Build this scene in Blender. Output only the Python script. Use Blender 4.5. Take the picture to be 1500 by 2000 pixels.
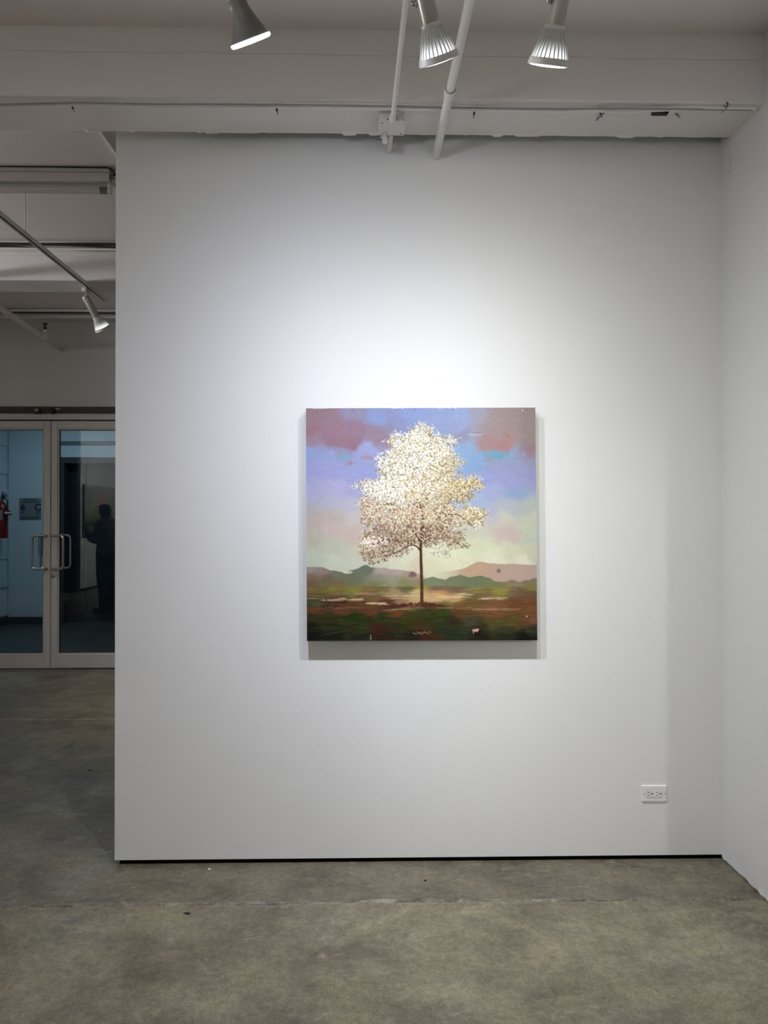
import bpy, bmesh, math, random
import numpy as np
from mathutils import Vector, Matrix, Euler

random.seed(7)
rng = np.random.default_rng(11)
scene = bpy.context.scene
for o in list(bpy.data.objects):
    bpy.data.objects.remove(o, do_unlink=True)
C = scene.collection
PI = math.pi

# ------------------------------------------------------------------ camera
F = 1400.0                      # focal length in pixels of the 1500 x 2000 frame
CAM_Z = 1.54
YAW = math.atan(28 / F)         # turned a little to the right
PITCH = math.atan(7 / F)        # a hair upwards
cam_d = bpy.data.cameras.new('camera')
cam_d.sensor_fit = 'VERTICAL'
cam_d.sensor_height = 24.0
cam_d.lens = F / 2000 * 24.0
cam_d.clip_start = 0.02
cam = bpy.data.objects.new('camera', cam_d)
C.objects.link(cam)
cam.location = (0, 0, CAM_Z)
cam.rotation_euler = (PI / 2 + PITCH, 0, -YAW)
scene.camera = cam
CAM_R = Euler((PI / 2 + PITCH, 0, -YAW)).to_matrix()

# ------------------------------------------------------------------ world, exposure
world = bpy.data.worlds.new('world')
scene.world = world
world.use_nodes = True
world.node_tree.nodes['Background'].inputs[0].default_value = (0.02, 0.022, 0.025, 1)
world.node_tree.nodes['Background'].inputs[1].default_value = 0.3
vs = scene.view_settings
vs.view_transform = 'Standard'
vs.look = 'None'
vs.exposure = 0.0
vs.gamma = 1.0
vs.use_curve_mapping = False
cy = scene.cycles
cy.use_denoising = True
cy.use_adaptive_sampling = True
cy.adaptive_threshold = 0.05
cy.adaptive_min_samples = 16
cy.max_bounces = 7
cy.diffuse_bounces = 4
cy.glossy_bounces = 4
cy.transparent_max_bounces = 12
cy.sample_clamp_indirect = 4.0
cy.caustics_reflective = False
cy.caustics_refractive = False

# lamp strengths (watts) and colours, used by the lamp builder below
LAMPS = {
    'left':  dict(power=190, col=(0.77, 0.81, 1.0), fall=28),
    'mid':   dict(power=68, col=(1.0, 0.985, 0.95), fall=28),
    'right': dict(power=128, col=(0.98, 1.0, 0.97), fall=28),
    'far':   dict(power=150, col=(1.0, 0.98, 0.97), size=110, blend=1.0),
    'wash1': dict(power=150, col=(0.99, 1.0, 0.97), size=24, blend=0.9),
    'wash2': dict(power=10, col=(0.99, 1.0, 0.97), size=50, blend=0.9),
    'room':  dict(power=280, col=(1.0, 0.975, 0.955), size=120, blend=0.9),  # unseen heads added to lift the ambient light
    'bay':   dict(power=540, col=(1.0, 0.98, 0.98), size=120, blend=0.9),  # unseen head added for bounce light in the bays
    'bay_fill':  dict(power=330, col=(1.0, 0.98, 0.98), size=100, blend=1.0, soft=0.14),  # unseen head added to brighten the far bay ceiling
    'lobby': dict(power=17, col=(0.55, 0.83, 1.0)),
}


def ray(px, py):
    """Direction in the room of a pixel of the 1500 x 2000 photograph."""
    return CAM_R @ Vector(((px - 750) / F, -(py - 1000) / F, -1.0))


def on_y(px, py, y):
    d = ray(px, py)
    t = y / d.y
    return Vector((d.x * t, y, CAM_Z + d.z * t))


def on_z(px, py, z):
    d = ray(px, py)
    t = (z - CAM_Z) / d.z
    return Vector((d.x * t, d.y * t, z))


# ------------------------------------------------------------------ materials
MATS = {}


def nodes_of(name):
    m = bpy.data.materials.new(name)
    m.use_nodes = True
    nt = m.node_tree
    b = nt.nodes['Principled BSDF']
    MATS[name] = m
    return m, nt, b


def plain(name, col, rough=0.6, metal=0.0, var=0.06, scale=14.0, bump=0.0, bscale=120.0, spec=0.5, coat=0.0):
    """One paint or metal with a faint procedural mottling and, if wanted, fine relief."""
    m, nt, b = nodes_of(name)
    tc = nt.nodes.new('ShaderNodeTexCoord')
    nz = nt.nodes.new('ShaderNodeTexNoise')
    nz.inputs['Scale'].default_value = scale
    nz.inputs['Detail'].default_value = 5
    nt.links.new(tc.outputs['Object'], nz.inputs['Vector'])
    mx = nt.nodes.new('ShaderNodeMix')
    mx.data_type = 'RGBA'
    mx.inputs[6].default_value = tuple(c * (1 - var) for c in col) + (1,)
    mx.inputs[7].default_value = tuple(min(1, c * (1 + var)) for c in col) + (1,)
    nt.links.new(nz.outputs['Fac'], mx.inputs[0])
    nt.links.new(mx.outputs[2], b.inputs['Base Color'])
    b.inputs['Roughness'].default_value = rough
    b.inputs['Metallic'].default_value = metal
    b.inputs['Specular IOR Level'].default_value = spec
    b.inputs['Coat Weight'].default_value = coat
    if bump:
        n2 = nt.nodes.new('ShaderNodeTexNoise')
        n2.inputs['Scale'].default_value = bscale
        n2.inputs['Detail'].default_value = 4
        nt.links.new(tc.outputs['Object'], n2.inputs['Vector'])
        bp = nt.nodes.new('ShaderNodeBump')
        bp.inputs['Strength'].default_value = bump
        bp.inputs['Distance'].default_value = 0.004
        nt.links.new(n2.outputs['Fac'], bp.inputs['Height'])
        nt.links.new(bp.outputs['Normal'], b.inputs['Normal'])
    return m


def emitter(name, col, strength):
    m, nt, b = nodes_of(name)
    b.inputs['Base Color'].default_value = col + (1,)
    b.inputs['Emission Color'].default_value = col + (1,)
    b.inputs['Emission Strength'].default_value = strength
    return m


plain('wall_paint', (0.74, 0.742, 0.732), 0.62, var=0.012, scale=3, bump=0.10, bscale=55, spec=0.3)
plain('side_paint', (0.70, 0.705, 0.70), 0.66, var=0.02, scale=4, bump=0.22, bscale=28, spec=0.3)
plain('beam_paint', (0.78, 0.745, 0.715), 0.8, var=0.035, scale=5, bump=0.25, bscale=22, spec=0.2)
plain('slab_paint', (0.80, 0.755, 0.73), 0.85, var=0.03, scale=4, bump=0.2, bscale=20, spec=0.2)
plain('bay_paint', (0.70, 0.68, 0.675), 0.8, var=0.02, scale=3, spec=0.2)
plain('black_gap', (0.004, 0.004, 0.004), 0.9, spec=0.05)
plain('pipe_white', (0.72, 0.70, 0.67), 0.42, var=0.03, spec=0.45)
plain('cable_shadow_grey', (0.30, 0.29, 0.28), 0.6, var=0.05)
plain('cable_white', (0.86, 0.85, 0.82), 0.5, var=0.03)
plain('cable_black', (0.012, 0.012, 0.012), 0.5)
plain('plastic_white', (0.78, 0.76, 0.75), 0.35, var=0.01, spec=0.5)
plain('slot_black', (0.01, 0.01, 0.01), 0.6)
plain('steel', (0.42, 0.41, 0.40), 0.30, metal=1.0, var=0.05)
plain('aluminium', (0.50, 0.48, 0.465), 0.42, metal=0.25, var=0.05, scale=5)
plain('gasket', (0.012, 0.014, 0.016), 0.6)
plain('dark_wood', (0.035, 0.022, 0.016), 0.5, var=0.25, scale=9)
plain('lamp_grey', (0.20, 0.197, 0.19), 0.42, metal=0.35, var=0.05)
plain('lamp_white', (0.66, 0.65, 0.62), 0.4, var=0.03)
plain('holder_grey', (0.46, 0.44, 0.41), 0.35, metal=0.35, var=0.04)
plain('lobby_paint', (0.50, 0.56, 0.60), 0.7, var=0.02)
plain('lobby_base', (0.03, 0.035, 0.038), 0.5)
plain('lobby_floor', (0.035, 0.038, 0.036), 0.45, var=0.2, scale=4)
plain('lift_and_shade_dark', (0.010, 0.013, 0.018), 0.45, metal=0.0, var=0.1, spec=0.3)  # dark of the lift doors, also put on the added shade wall
plain('lobby_trim', (0.11, 0.15, 0.15), 0.5)
plain('extinguisher_red', (0.20, 0.008, 0.007), 0.35, spec=0.5)
plain('rubber', (0.015, 0.015, 0.015), 0.6)
plain('label_grey', (0.16, 0.18, 0.18), 0.5)
plain('tag_white', (0.6, 0.6, 0.6), 0.6)
plain('sign_metal', (0.22, 0.25, 0.26), 0.4, metal=0.3, var=0.08)
plain('sign_ink', (0.006, 0.007, 0.008), 0.6)
plain('canvas_edge', (0.10, 0.085, 0.07), 0.8, var=0.3, scale=20)
plain('glass_tube', (0.62, 0.60, 0.58), 0.25, var=0.01, coat=0.3)
plain('skin', (0.42, 0.25, 0.18), 0.55)
plain('hair', (0.010, 0.008, 0.008), 0.5)
plain('jeans', (0.008, 0.012, 0.022), 0.85)
plain('shoe', (0.012, 0.012, 0.012), 0.6)
plain('phone_case', (0.01, 0.01, 0.012), 0.3)
plain('speck_white', (0.8, 0.8, 0.78), 0.7)
plain('speck_black', (0.01, 0.01, 0.01), 0.7)
emitter('lens_cool', (0.90, 0.95, 1.0), 9.0)
emitter('lens_warm', (1.0, 0.98, 0.94), 9.0)
emitter('lobby_tube', (0.70, 0.9, 1.0), 3.0)


def make_bulb_glass():
    # fluted glass bulb: the light inside leaks out, strongest near the rim
    m, nt, b = nodes_of('bulb_glass')
    b.inputs['Base Color'].default_value = (0.55, 0.57, 0.58, 1)
    b.inputs['Roughness'].default_value = 0.25
    tc = nt.nodes.new('ShaderNodeTexCoord')
    sp = nt.nodes.new('ShaderNodeSeparateXYZ')
    nt.links.new(tc.outputs['Object'], sp.inputs[0])
    mr = nt.nodes.new('ShaderNodeMapRange')
    mr.inputs[1].default_value = 0.062
    mr.inputs[2].default_value = 0.014
    mr.inputs[3].default_value = 0.0
    mr.inputs[4].default_value = 1.0
    nt.links.new(sp.outputs['Z'], mr.inputs[0])
    pw = nt.nodes.new('ShaderNodeMath')
    pw.operation = 'POWER'
    pw.inputs[1].default_value = 2.2
    nt.links.new(mr.outputs[0], pw.inputs[0])
    ml = nt.nodes.new('ShaderNodeMath')
    ml.operation = 'MULTIPLY'
    ml.inputs[1].default_value = 2.0
    nt.links.new(pw.outputs[0], ml.inputs[0])
    b.inputs['Emission Color'].default_value = (0.93, 0.97, 1.0, 1)
    nt.links.new(ml.outputs[0], b.inputs['Emission Strength'])


make_bulb_glass()


def make_glass():
    m, nt, b = nodes_of('door_glass')
    out = nt.nodes['Material Output']
    nt.nodes.remove(b)
    tr = nt.nodes.new('ShaderNodeBsdfTransparent')
    tr.inputs[0].default_value = (0.86, 0.92, 0.93, 1)
    gl = nt.nodes.new('ShaderNodeBsdfGlossy')
    gl.inputs['Roughness'].default_value = 0.0
    gl.inputs['Color'].default_value = (0.9, 0.95, 0.95, 1)
    fr = nt.nodes.new('ShaderNodeFresnel')
    fr.inputs[0].default_value = 1.52
    mx = nt.nodes.new('ShaderNodeMixShader')
    nt.links.new(fr.outputs[0], mx.inputs[0])
    nt.links.new(tr.outputs[0], mx.inputs[1])
    nt.links.new(gl.outputs[0], mx.inputs[2])
    nt.links.new(mx.outputs[0], out.inputs[0])


make_glass()


def make_concrete():
    m, nt, b = nodes_of('concrete')
    L = nt.links.new
    tc = nt.nodes.new('ShaderNodeTexCoord')

    def noise(scale, detail=6, rough=0.6, stretch=None, dist=0.0):
        n = nt.nodes.new('ShaderNodeTexNoise')
        n.inputs['Scale'].default_value = scale
        n.inputs['Detail'].default_value = detail
        n.inputs['Roughness'].default_value = rough
        n.inputs['Distortion'].default_value = dist
        if stretch:
            mp = nt.nodes.new('ShaderNodeMapping')
            mp.inputs['Scale'].default_value = stretch
            mp.inputs['Rotation'].default_value = (0, 0, 0.35)
            L(tc.outputs['Object'], mp.inputs[0])
            L(mp.outputs[0], n.inputs['Vector'])
        else:
            L(tc.outputs['Object'], n.inputs['Vector'])
        return n.outputs['Fac']

    def ramp(fac, stops):
        r = nt.nodes.new('ShaderNodeValToRGB')
        el = r.color_ramp.elements
        while len(el) < len(stops):
            el.new(0.5)
        for e, (p, c) in zip(el, stops):
            e.position = p
            e.color = c + (1,)
        L(fac, r.inputs[0])
        return r.outputs[0]

    def mix(a, c, fac, mode='MIX'):
        x = nt.nodes.new('ShaderNodeMix')
        x.data_type = 'RGBA'
        x.blend_type = mode
        if isinstance(fac, float):
            x.inputs[0].default_value = fac
        else:
            L(fac, x.inputs[0])
        for s, v in ((6, a), (7, c)):
            if isinstance(v, tuple):
                x.inputs[s].default_value = v + (1,)
            else:
                L(v, x.inputs[s])
        return x.outputs[2]

    base = ramp(noise(1.25, 7, 0.66), [(0.30, (0.130, 0.114, 0.078)), (0.5, (0.192, 0.172, 0.119)), (0.70, (0.262, 0.238, 0.172))])
    # two pours with their own tint, split along the cold joint
    sp = nt.nodes.new('ShaderNodeSeparateXYZ')
    L(tc.outputs['Object'], sp.inputs[0])
    gt = nt.nodes.new('ShaderNodeMath')
    gt.operation = 'GREATER_THAN'
    gt.inputs[1].default_value = 2.857
    L(sp.outputs['Y'], gt.inputs[0])
    base = mix(base, mix(base, (0.76, 0.75, 0.78), 1.0, 'MULTIPLY'), gt.outputs[0])
    stain = ramp(noise(3.0, 10, 0.74, (1.0, 1.3, 1.0), 0.25), [(0.36, (0.58, 0.56, 0.56)), (0.52, (1.0, 1.0, 1.0)), (0.66, (1.30, 1.27, 1.19))])
    base = mix(base, stain, 0.85, 'MULTIPLY')
    fine = ramp(noise(34, 9, 0.82), [(0.36, (0.66, 0.65, 0.64)), (0.5, (1.0, 1.0, 1.0)), (0.64, (1.36, 1.34, 1.28))])
    base = mix(base, fine, 0.9, 'MULTIPLY')
    grit = ramp(noise(150, 4, 0.7), [(0.36, (0.72, 0.71, 0.70)), (0.5, (1.0, 1.0, 1.0)), (0.64, (1.30, 1.29, 1.26))])
    base = mix(base, grit, 0.8, 'MULTIPLY')
    pale = ramp(noise(7, 9, 0.78, (0.7, 1.3, 1), 1.2), [(0.56, (0, 0, 0)), (0.66, (1, 1, 1))])
    pm = nt.nodes.new('ShaderNodeMath')
    pm.operation = 'MULTIPLY'
    pm.inputs[1].default_value = 0.48
    L(pale, pm.inputs[0])
    base = mix(base, (0.36, 0.315, 0.24), pm.outputs[0])
    # crumbled pale mortar and a dark crack along the two joints
    for yj, half, amt, dark in ((2.857, 0.020, 0.7, 0.9), (5.47, 0.022, 0.8, 0.0)):
        for hw, col, k, sc in ((half, (0.30, 0.268, 0.205), amt, 26), (0.006, (0.045, 0.038, 0.03), dark, 5)):
            ds = nt.nodes.new('ShaderNodeMath')
            ds.operation = 'SUBTRACT'
            ds.inputs[1].default_value = yj
            L(sp.outputs['Y'], ds.inputs[0])
            ab = nt.nodes.new('ShaderNodeMath')
            ab.operation = 'ABSOLUTE'
            L(ds.outputs[0], ab.inputs[0])
            mr_ = nt.nodes.new('ShaderNodeMapRange')
            mr_.inputs[1].default_value = hw
            mr_.inputs[2].default_value = hw * 0.2
            mr_.inputs[3].default_value = 0.0
            mr_.inputs[4].default_value = 1.0
            L(ab.outputs[0], mr_.inputs[0])
            ns = nt.nodes.new('ShaderNodeMapRange')
            ns.inputs[1].default_value = 0.44
            ns.inputs[2].default_value = 0.60
            L(noise(sc, 8, 0.75), ns.inputs[0])
            m1 = nt.nodes.new('ShaderNodeMath')
            m1.operation = 'MULTIPLY'
            L(mr_.outputs[0], m1.inputs[0])
            L(ns.outputs[0], m1.inputs[1])
            m2 = nt.nodes.new('ShaderNodeMath')
            m2.operation = 'MULTIPLY'
            m2.inputs[1].default_value = k
            L(m1.outputs[0], m2.inputs[0])
            base = mix(base, col, m2.outputs[0])
    # a dried water mark
    dv_ = nt.nodes.new('ShaderNodeVectorMath')
    dv_.operation = 'DISTANCE'
    L(tc.outputs['Object'], dv_.inputs[0])
    dv_.inputs[1].default_value = (0.26, 2.42, 0)
    dn = nt.nodes.new('ShaderNodeMath')
    dn.operation = 'MULTIPLY_ADD'
    L(noise(3.5, 6, 0.6), dn.inputs[0])
    dn.inputs[1].default_value = 0.22
    L(dv_.outputs['Value'], dn.inputs[2])
    wr = ramp(dn.outputs[0], [(0.0, (1.05, 1.05, 1.04)), (0.45, (1.06, 1.06, 1.04)), (0.52, (1.18, 1.17, 1.13)), (0.56, (1, 1, 1))])
    base = mix(base, wr, 1.0, 'MULTIPLY')
    # little dark pits
    vo = nt.nodes.new('ShaderNodeTexVoronoi')
    vo.inputs['Scale'].default_value = 22
    L(tc.outputs['Object'], vo.inputs['Vector'])
    pit = ramp(vo.outputs['Distance'], [(0.0, (1, 1, 1)), (0.055, (0, 0, 0))])
    pk = nt.nodes.new('ShaderNodeMath')
    pk.operation = 'MULTIPLY'
    pk.inputs[1].default_value = 0.5
    L(pit, pk.inputs[0])
    base = mix(base, (0.05, 0.042, 0.034), pk.outputs[0])
    L(base, b.inputs['Base Color'])
    rr = nt.nodes.new('ShaderNodeMapRange')
    rr.inputs[1].default_value = 0.3
    rr.inputs[2].default_value = 0.7
    rr.inputs[3].default_value = 0.30
    rr.inputs[4].default_value = 0.55
    L(noise(4, 6, 0.65), rr.inputs[0])
    L(rr.outputs[0], b.inputs['Roughness'])
    b.inputs['Specular IOR Level'].default_value = 0.4
    bp = nt.nodes.new('ShaderNodeBump')
    bp.inputs['Strength'].default_value = 0.25
    bp.inputs['Distance'].default_value = 0.004
    L(noise(30, 8, 0.7), bp.inputs['Height'])
    L(bp.outputs['Normal'], b.inputs['Normal'])


make_concrete()


def make_shirt():
    m, nt, b = nodes_of('striped_shirt')
    tc = nt.nodes.new('ShaderNodeTexCoord')
    wv = nt.nodes.new('ShaderNodeTexWave')
    wv.bands_direction = 'Z'
    wv.inputs['Scale'].default_value = 7.5
    wv.inputs['Distortion'].default_value = 0.6
    nt.links.new(tc.outputs['Object'], wv.inputs['Vector'])
    r = nt.nodes.new('ShaderNodeValToRGB')
    r.color_ramp.interpolation = 'EASE'
    r.color_ramp.elements[0].position = 0.45
    r.color_ramp.elements[0].color = (0.03, 0.035, 0.05, 1)
    r.color_ramp.elements[1].position = 0.6
    r.color_ramp.elements[1].color = (0.34, 0.36, 0.38, 1)
    nt.links.new(wv.outputs['Fac'], r.inputs[0])
    nt.links.new(r.outputs[0], b.inputs['Base Color'])
    b.inputs['Roughness'].default_value = 0.9


make_shirt()

# ------------------------------------------------------------------ mesh helpers


def box(bm, x0, x1, y0, y1, z0, z1):
    v = [bm.verts.new(p) for p in ((x0, y0, z0), (x1, y0, z0), (x1, y1, z0), (x0, y1, z0),
                                   (x0, y0, z1), (x1, y0, z1), (x1, y1, z1), (x0, y1, z1))]
    for f in ((0, 3, 2, 1), (4, 5, 6, 7), (0, 1, 5, 4), (1, 2, 6, 5), (2, 3, 7, 6), (3, 0, 4, 7)):
        bm.faces.new([v[i] for i in f])
    return v


def bevel(bm, w, seg=2):
    bmesh.ops.bevel(bm, geom=list(bm.edges), offset=w, segments=seg, affect='EDGES', profile=0.5)


def lathe(bm, prof, n=24, cap=(True, True), mat=None):
    rings = []
    for r, z in prof:
        ring = []
        for i in range(n):
            a = 2 * PI * i / n
            p = Vector((r * math.cos(a), r * math.sin(a), z))
            ring.append(bm.verts.new(mat @ p if mat else p))
        rings.append(ring)
    for a, c in zip(rings, rings[1:]):
        for i in range(n):
            j = (i + 1) % n
            bm.faces.new((a[i], a[j], c[j], c[i]))
    if cap[0]:
        bm.faces.new(list(reversed(rings[0])))
    if cap[1]:
        bm.faces.new(rings[-1])


def tube(bm, pts, r, n=12):
    pts = [Vector(p) for p in pts]
    rings = []
    up = None
    for i, p in enumerate(pts):
        a = pts[max(i - 1, 0)]
        c = pts[min(i + 1, len(pts) - 1)]
        t = (c - a).normalized()
        if up is None:
            up = t.orthogonal().normalized()
        up = (up - t * up.dot(t)).normalized()
        s = t.cross(up)
        rr = r[i] if isinstance(r, (list, tuple)) else r
        rings.append([bm.verts.new(p + (up * math.cos(2 * PI * k / n) + s * math.sin(2 * PI * k / n)) * rr) for k in range(n)])
    for a, c in zip(rings, rings[1:]):
        for i in range(n):
            j = (i + 1) % n
            bm.faces.new((a[i], a[j], c[j], c[i]))
    bm.faces.new(list(reversed(rings[0])))
    bm.faces.new(rings[-1])


def arc(c, r, a0, a1, n, ax, ay):
    c = Vector(c)
    return [c + Vector(ax) * r * math.cos(a0 + (a1 - a0) * i / n) + Vector(ay) * r * math.sin(a0 + (a1 - a0) * i / n) for i in range(n + 1)]


def mesh_of(name, bm, mat, smooth=False):
    bmesh.ops.recalc_face_normals(bm, faces=bm.faces)
    me = bpy.data.meshes.new(name)
    bm.to_mesh(me)
    bm.free()
    me.materials.append(MATS[mat])
    if smooth:
        for p in me.polygons:
            p.use_smooth = True
        try:
            me.set_sharp_from_angle(angle=math.radians(35))
        except Exception:
            pass
    return me


def obj(name, bm, mat, parent=None, smooth=False):
    me = bm if isinstance(bm, bpy.types.Mesh) else mesh_of(name, bm, mat, smooth)
    o = bpy.data.objects.new(name, me)
    C.objects.link(o)
    if parent is not None:
        o.parent = parent
    return o


def tag(o, label, cat, group=None):
    o['label'] = label
    o['category'] = cat
    if group:
        o['group'] = group
    return o


def thing(name, label, cat, loc=(0, 0, 0), rot=(0, 0, 0), group=None):
    o = bpy.data.objects.new(name, None)
    o.empty_display_size = 0.1
    C.objects.link(o)
    o.location = loc
    o.rotation_euler = rot
    return tag(o, label, cat, group)


def struct(name, bm, mat, label=None, smooth=False):
    o = obj(name, bm, mat, None, smooth)
    o['kind'] = 'structure'
    if label:
        o['label'] = label
    return o


def bbox(*a):
    bm = bmesh.new()
    box(bm, *a)
    return bm


# ------------------------------------------------------------------ the room
WY = 3.19                     # face of the white partition
SLAB = 3.47                   # ceiling slab
SOFFIT = 3.196                # underside of the beams
WX0 = on_y(225, 1000, WY).x   # left end of the partition
RX = on_y(1411, 1400, WY).x   # face of the right wall
DOORY = 7.23
LOBY = 10.3
R_END = 0.30                  # where the right wall ends, beside the camera
LEFTX, BACKY, RIGHTX = -8.2, -5.6, 4.6

# floor: two pours with a rough cold joint at JOINT and a thin one further back
JOINT, JOINT2 = 2.857, 5.47
bm = bmesh.new()
xs = [LEFTX - 0.2 + (RIGHTX + 0.4 - LEFTX) * i / 420 for i in range(421)]


def wob(x, k):
    return 0.006 * math.sin(3.1 * x + k) + 0.004 * math.sin(11.3 * x + 2 * k) + 0.003 * math.sin(29 * x + 3 * k)


def rough(x, k):
    return 0.5 + 0.5 * math.sin(7.7 * x + k) * math.sin(2.3 * x + 1.3 * k) + 0.35 * math.sin(37 * x + k)


ridge = 1.8
rows = []
for kind in ('near', 'a', 'b', 'c', 'd', 'e', 'mid', 'f', 'g', 'h', 'far'):
    row = []
    for x in xs:
        w = wob(x, 0.7)
        w2 = 0.5 * wob(x, 2.9)
        z = 0.0
        if kind == 'near':
            y = BACKY - 0.2
        elif kind == 'a':
            y = JOINT + w - 0.030 - 0.012 * rough(x, 4)
        elif kind == 'b':
            y = JOINT + w - 0.006 - 0.006 * rough(x, 1)
            z = ridge * 0.0030 * max(0, rough(x, 2))
        elif kind == 'c':
            y = JOINT + w
            z = -ridge * 0.006 * max(0.15, rough(x, 3))
        elif kind == 'd':
            y = JOINT + w + 0.007 + 0.010 * max(0, rough(x, 5))
            z = ridge * 0.0040 * max(0, rough(x, 6))
        elif kind == 'e':
            y = JOINT + w + 0.040 + 0.02 * rough(x, 7)
        elif kind == 'mid':
            y = 4.0
        elif kind == 'f':
            y = JOINT2 + w2 - 0.012
            z = 0.0
        elif kind == 'g':
            y = JOINT2 + w2
            z = 0.004
        elif kind == 'h':
            y = JOINT2 + w2 + 0.012
            z = 0.0
        else:
            y = DOORY + 0.06
        row.append(bm.verts.new((x, y, z)))
    rows.append(row)
for a, c in zip(rows, rows[1:]):
    for i in range(len(xs) - 1):
        bm.faces.new((a[i], a[i + 1], c[i + 1], c[i]))
struct('floor', bm, 'concrete', 'stained brown grey polished concrete floor with a rough cold joint')

# ceiling slab and its beams
struct('ceiling', bbox(LEFTX - 0.2, RIGHTX + 0.2, BACKY - 0.2, DOORY + 0.1, SLAB, SLAB + 0.15), 'slab_paint', 'painted concrete ceiling slab')


def beam(name, y0, y1, ragged, mat='beam_paint'):
    """Downstand beam: plaster face with a faint board line and a torn paint edge along its back."""
    bm = bmesh.new()
    n = 900 if ragged else 60
    xs = [LEFTX - 0.1 + (RIGHTX + 0.2 - LEFTX) * i / n for i in range(n + 1)]
    prof = []
    ph = [random.uniform(0, 6) for _ in range(8)]
    drop = 0.0
    for i, x in enumerate(xs):
        s = 0.0015 * math.sin(2.1 * x + ph[0]) + 0.001 * math.sin(7 * x + ph[1])
        if ragged:
            if random.random() < 0.30:
                drop = random.choice([0, 0.001, 0.003, 0.005, 0.009]) * random.random()
            tear = drop + 0.0015 * random.random() if x > WX0 - 0.2 else 0.0
        else:
            tear = 0
        c = 0.0012 * math.sin(5 * x + ph[2]) + 0.0008 * math.sin(17 * x + ph[3])
        prof.append([(x, y0, SLAB + 0.01), (x, y0 + s, SLAB - 0.098 + c), (x, y0 + 0.003 + s, SLAB - 0.100 + c), (x, y0 - 0.001 + s, SLAB - 0.102 + c),
                     (x, y0 + s, SOFFIT + 0.006), (x, y0 + 0.006 + s, SOFFIT + s),
                     (x, y1 - 0.014, SOFFIT + s * 0.5), (x, y1 - 0.004, SOFFIT - tear * 0.8), (x, y1, SOFFIT - tear), (x, y1 + 0.001, SOFFIT + 0.004), (x, y1, SLAB + 0.01)])
    rv = [[bm.verts.new(p) for p in row] for row in prof]
    for a, c in zip(rv, rv[1:]):
        for k in range(len(a) - 1):
            bm.faces.new((a[k], a[k + 1], c[k + 1], c[k]))
    o = struct(name, bm, mat)
    return o


BF, BB = 2.841, 3.10
o = beam('ceiling_beam', BF, BB, True)
o['label'] = 'grey white plastered concrete beam above the painting with torn paint edge'
o = beam('ceiling_beam', 5.085, 5.345, False, 'bay_paint')
o['label'] = 'pale concrete beam in front of the glass doors'
for k, yy in enumerate((0.60, -1.64, -3.88)):
    o = beam('ceiling_beam', yy, yy + 0.26, False)

# white partition with a black recessed base
bm = bmesh.new()
box(bm, WX0, RX + 0.01, WY, WY + 0.16, 0.021, SLAB + 0.01)
wf = struct('wall_front', bm, 'wall_paint', 'white gallery partition that carries the painting')
base_x = on_y(234, 1678, WY + 0.012).x
struct('baseboard_front', bbox(base_x, RX + 0.005, WY + 0.012, WY + 0.148, 0.0, 0.0225), 'black_gap', 'black recessed base under the white partition')

# right wall, with a rough plaster foot and a narrow bead in the corner
bm = bmesh.new()
n = 160
colv = []
for i in range(n + 1):
    y = R_END + (WY + 0.16 - R_END) * i / n
    j = 0.002 * random.random() + (0.004 if random.random() < 0.12 else 0)
    k = 0.004 * random.random() + (0.008 * random.random() if random.random() < 0.2 else 0)
    colv.append([bm.verts.new(p) for p in ((RX + 0.004, y, k * 0.4), (RX - j, y, 0.006 + k), (RX, y, 0.03 + 0.01 * random.random()), (RX, y, SLAB + 0.01),
                                           (RX + 0.14, y, SLAB + 0.01), (RX + 0.14, y, 0.0))])
for a, c in zip(colv, colv[1:]):
    for q in range(6):
        bm.faces.new((a[q], c[q], c[(q + 1) % 6], a[(q + 1) % 6]))
bm.faces.new(colv[0])
bm.faces.new(list(reversed(colv[-1])))
struct('wall_right', bm, 'side_paint', 'white plastered side wall right of the painting')
struct('trim_1', bbox(RX - 0.006, RX + 0.004, BB + 0.002, BB + 0.030, 3.05, SOFFIT + 0.02), 'side_paint', 'white corner bead under the beam end')

# the rest of the gallery around the camera
struct('wall_rear', bbox(LEFTX - 0.2, RIGHTX + 0.2, BACKY - 0.2, BACKY, 0, SLAB + 0.01), 'side_paint')
struct('wall_far_right', bbox(RIGHTX, RIGHTX + 0.2, BACKY - 0.2, DOORY + 0.3, 0, SLAB + 0.01), 'side_paint')
struct('wall_far_left', bbox(LEFTX - 0.2, LEFTX, BACKY - 0.2, DOORY + 0.3, 0, SLAB + 0.01), 'side_paint')
struct('wall_left', bbox(-6.05, -5.85, -4.6, -0.12, 0.05, SLAB + 0.01), 'wall_paint', 'white gallery wall with the landscape canvas, mirrored in the door glass')
struct('wall_shade_left', bbox(LEFTX - 0.1, -5.852, -0.118, 0.02, 0, SLAB + 0.01), 'lift_and_shade_dark', 'added dark wall standing for the unlit gap beside the landscape canvas')  # unseen wall added dark so the door glass mirrors shade there
struct('baseboard_left', bbox(-6.03, -5.87, -4.58, -0.14, 0.0, 0.051), 'black_gap')

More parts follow.
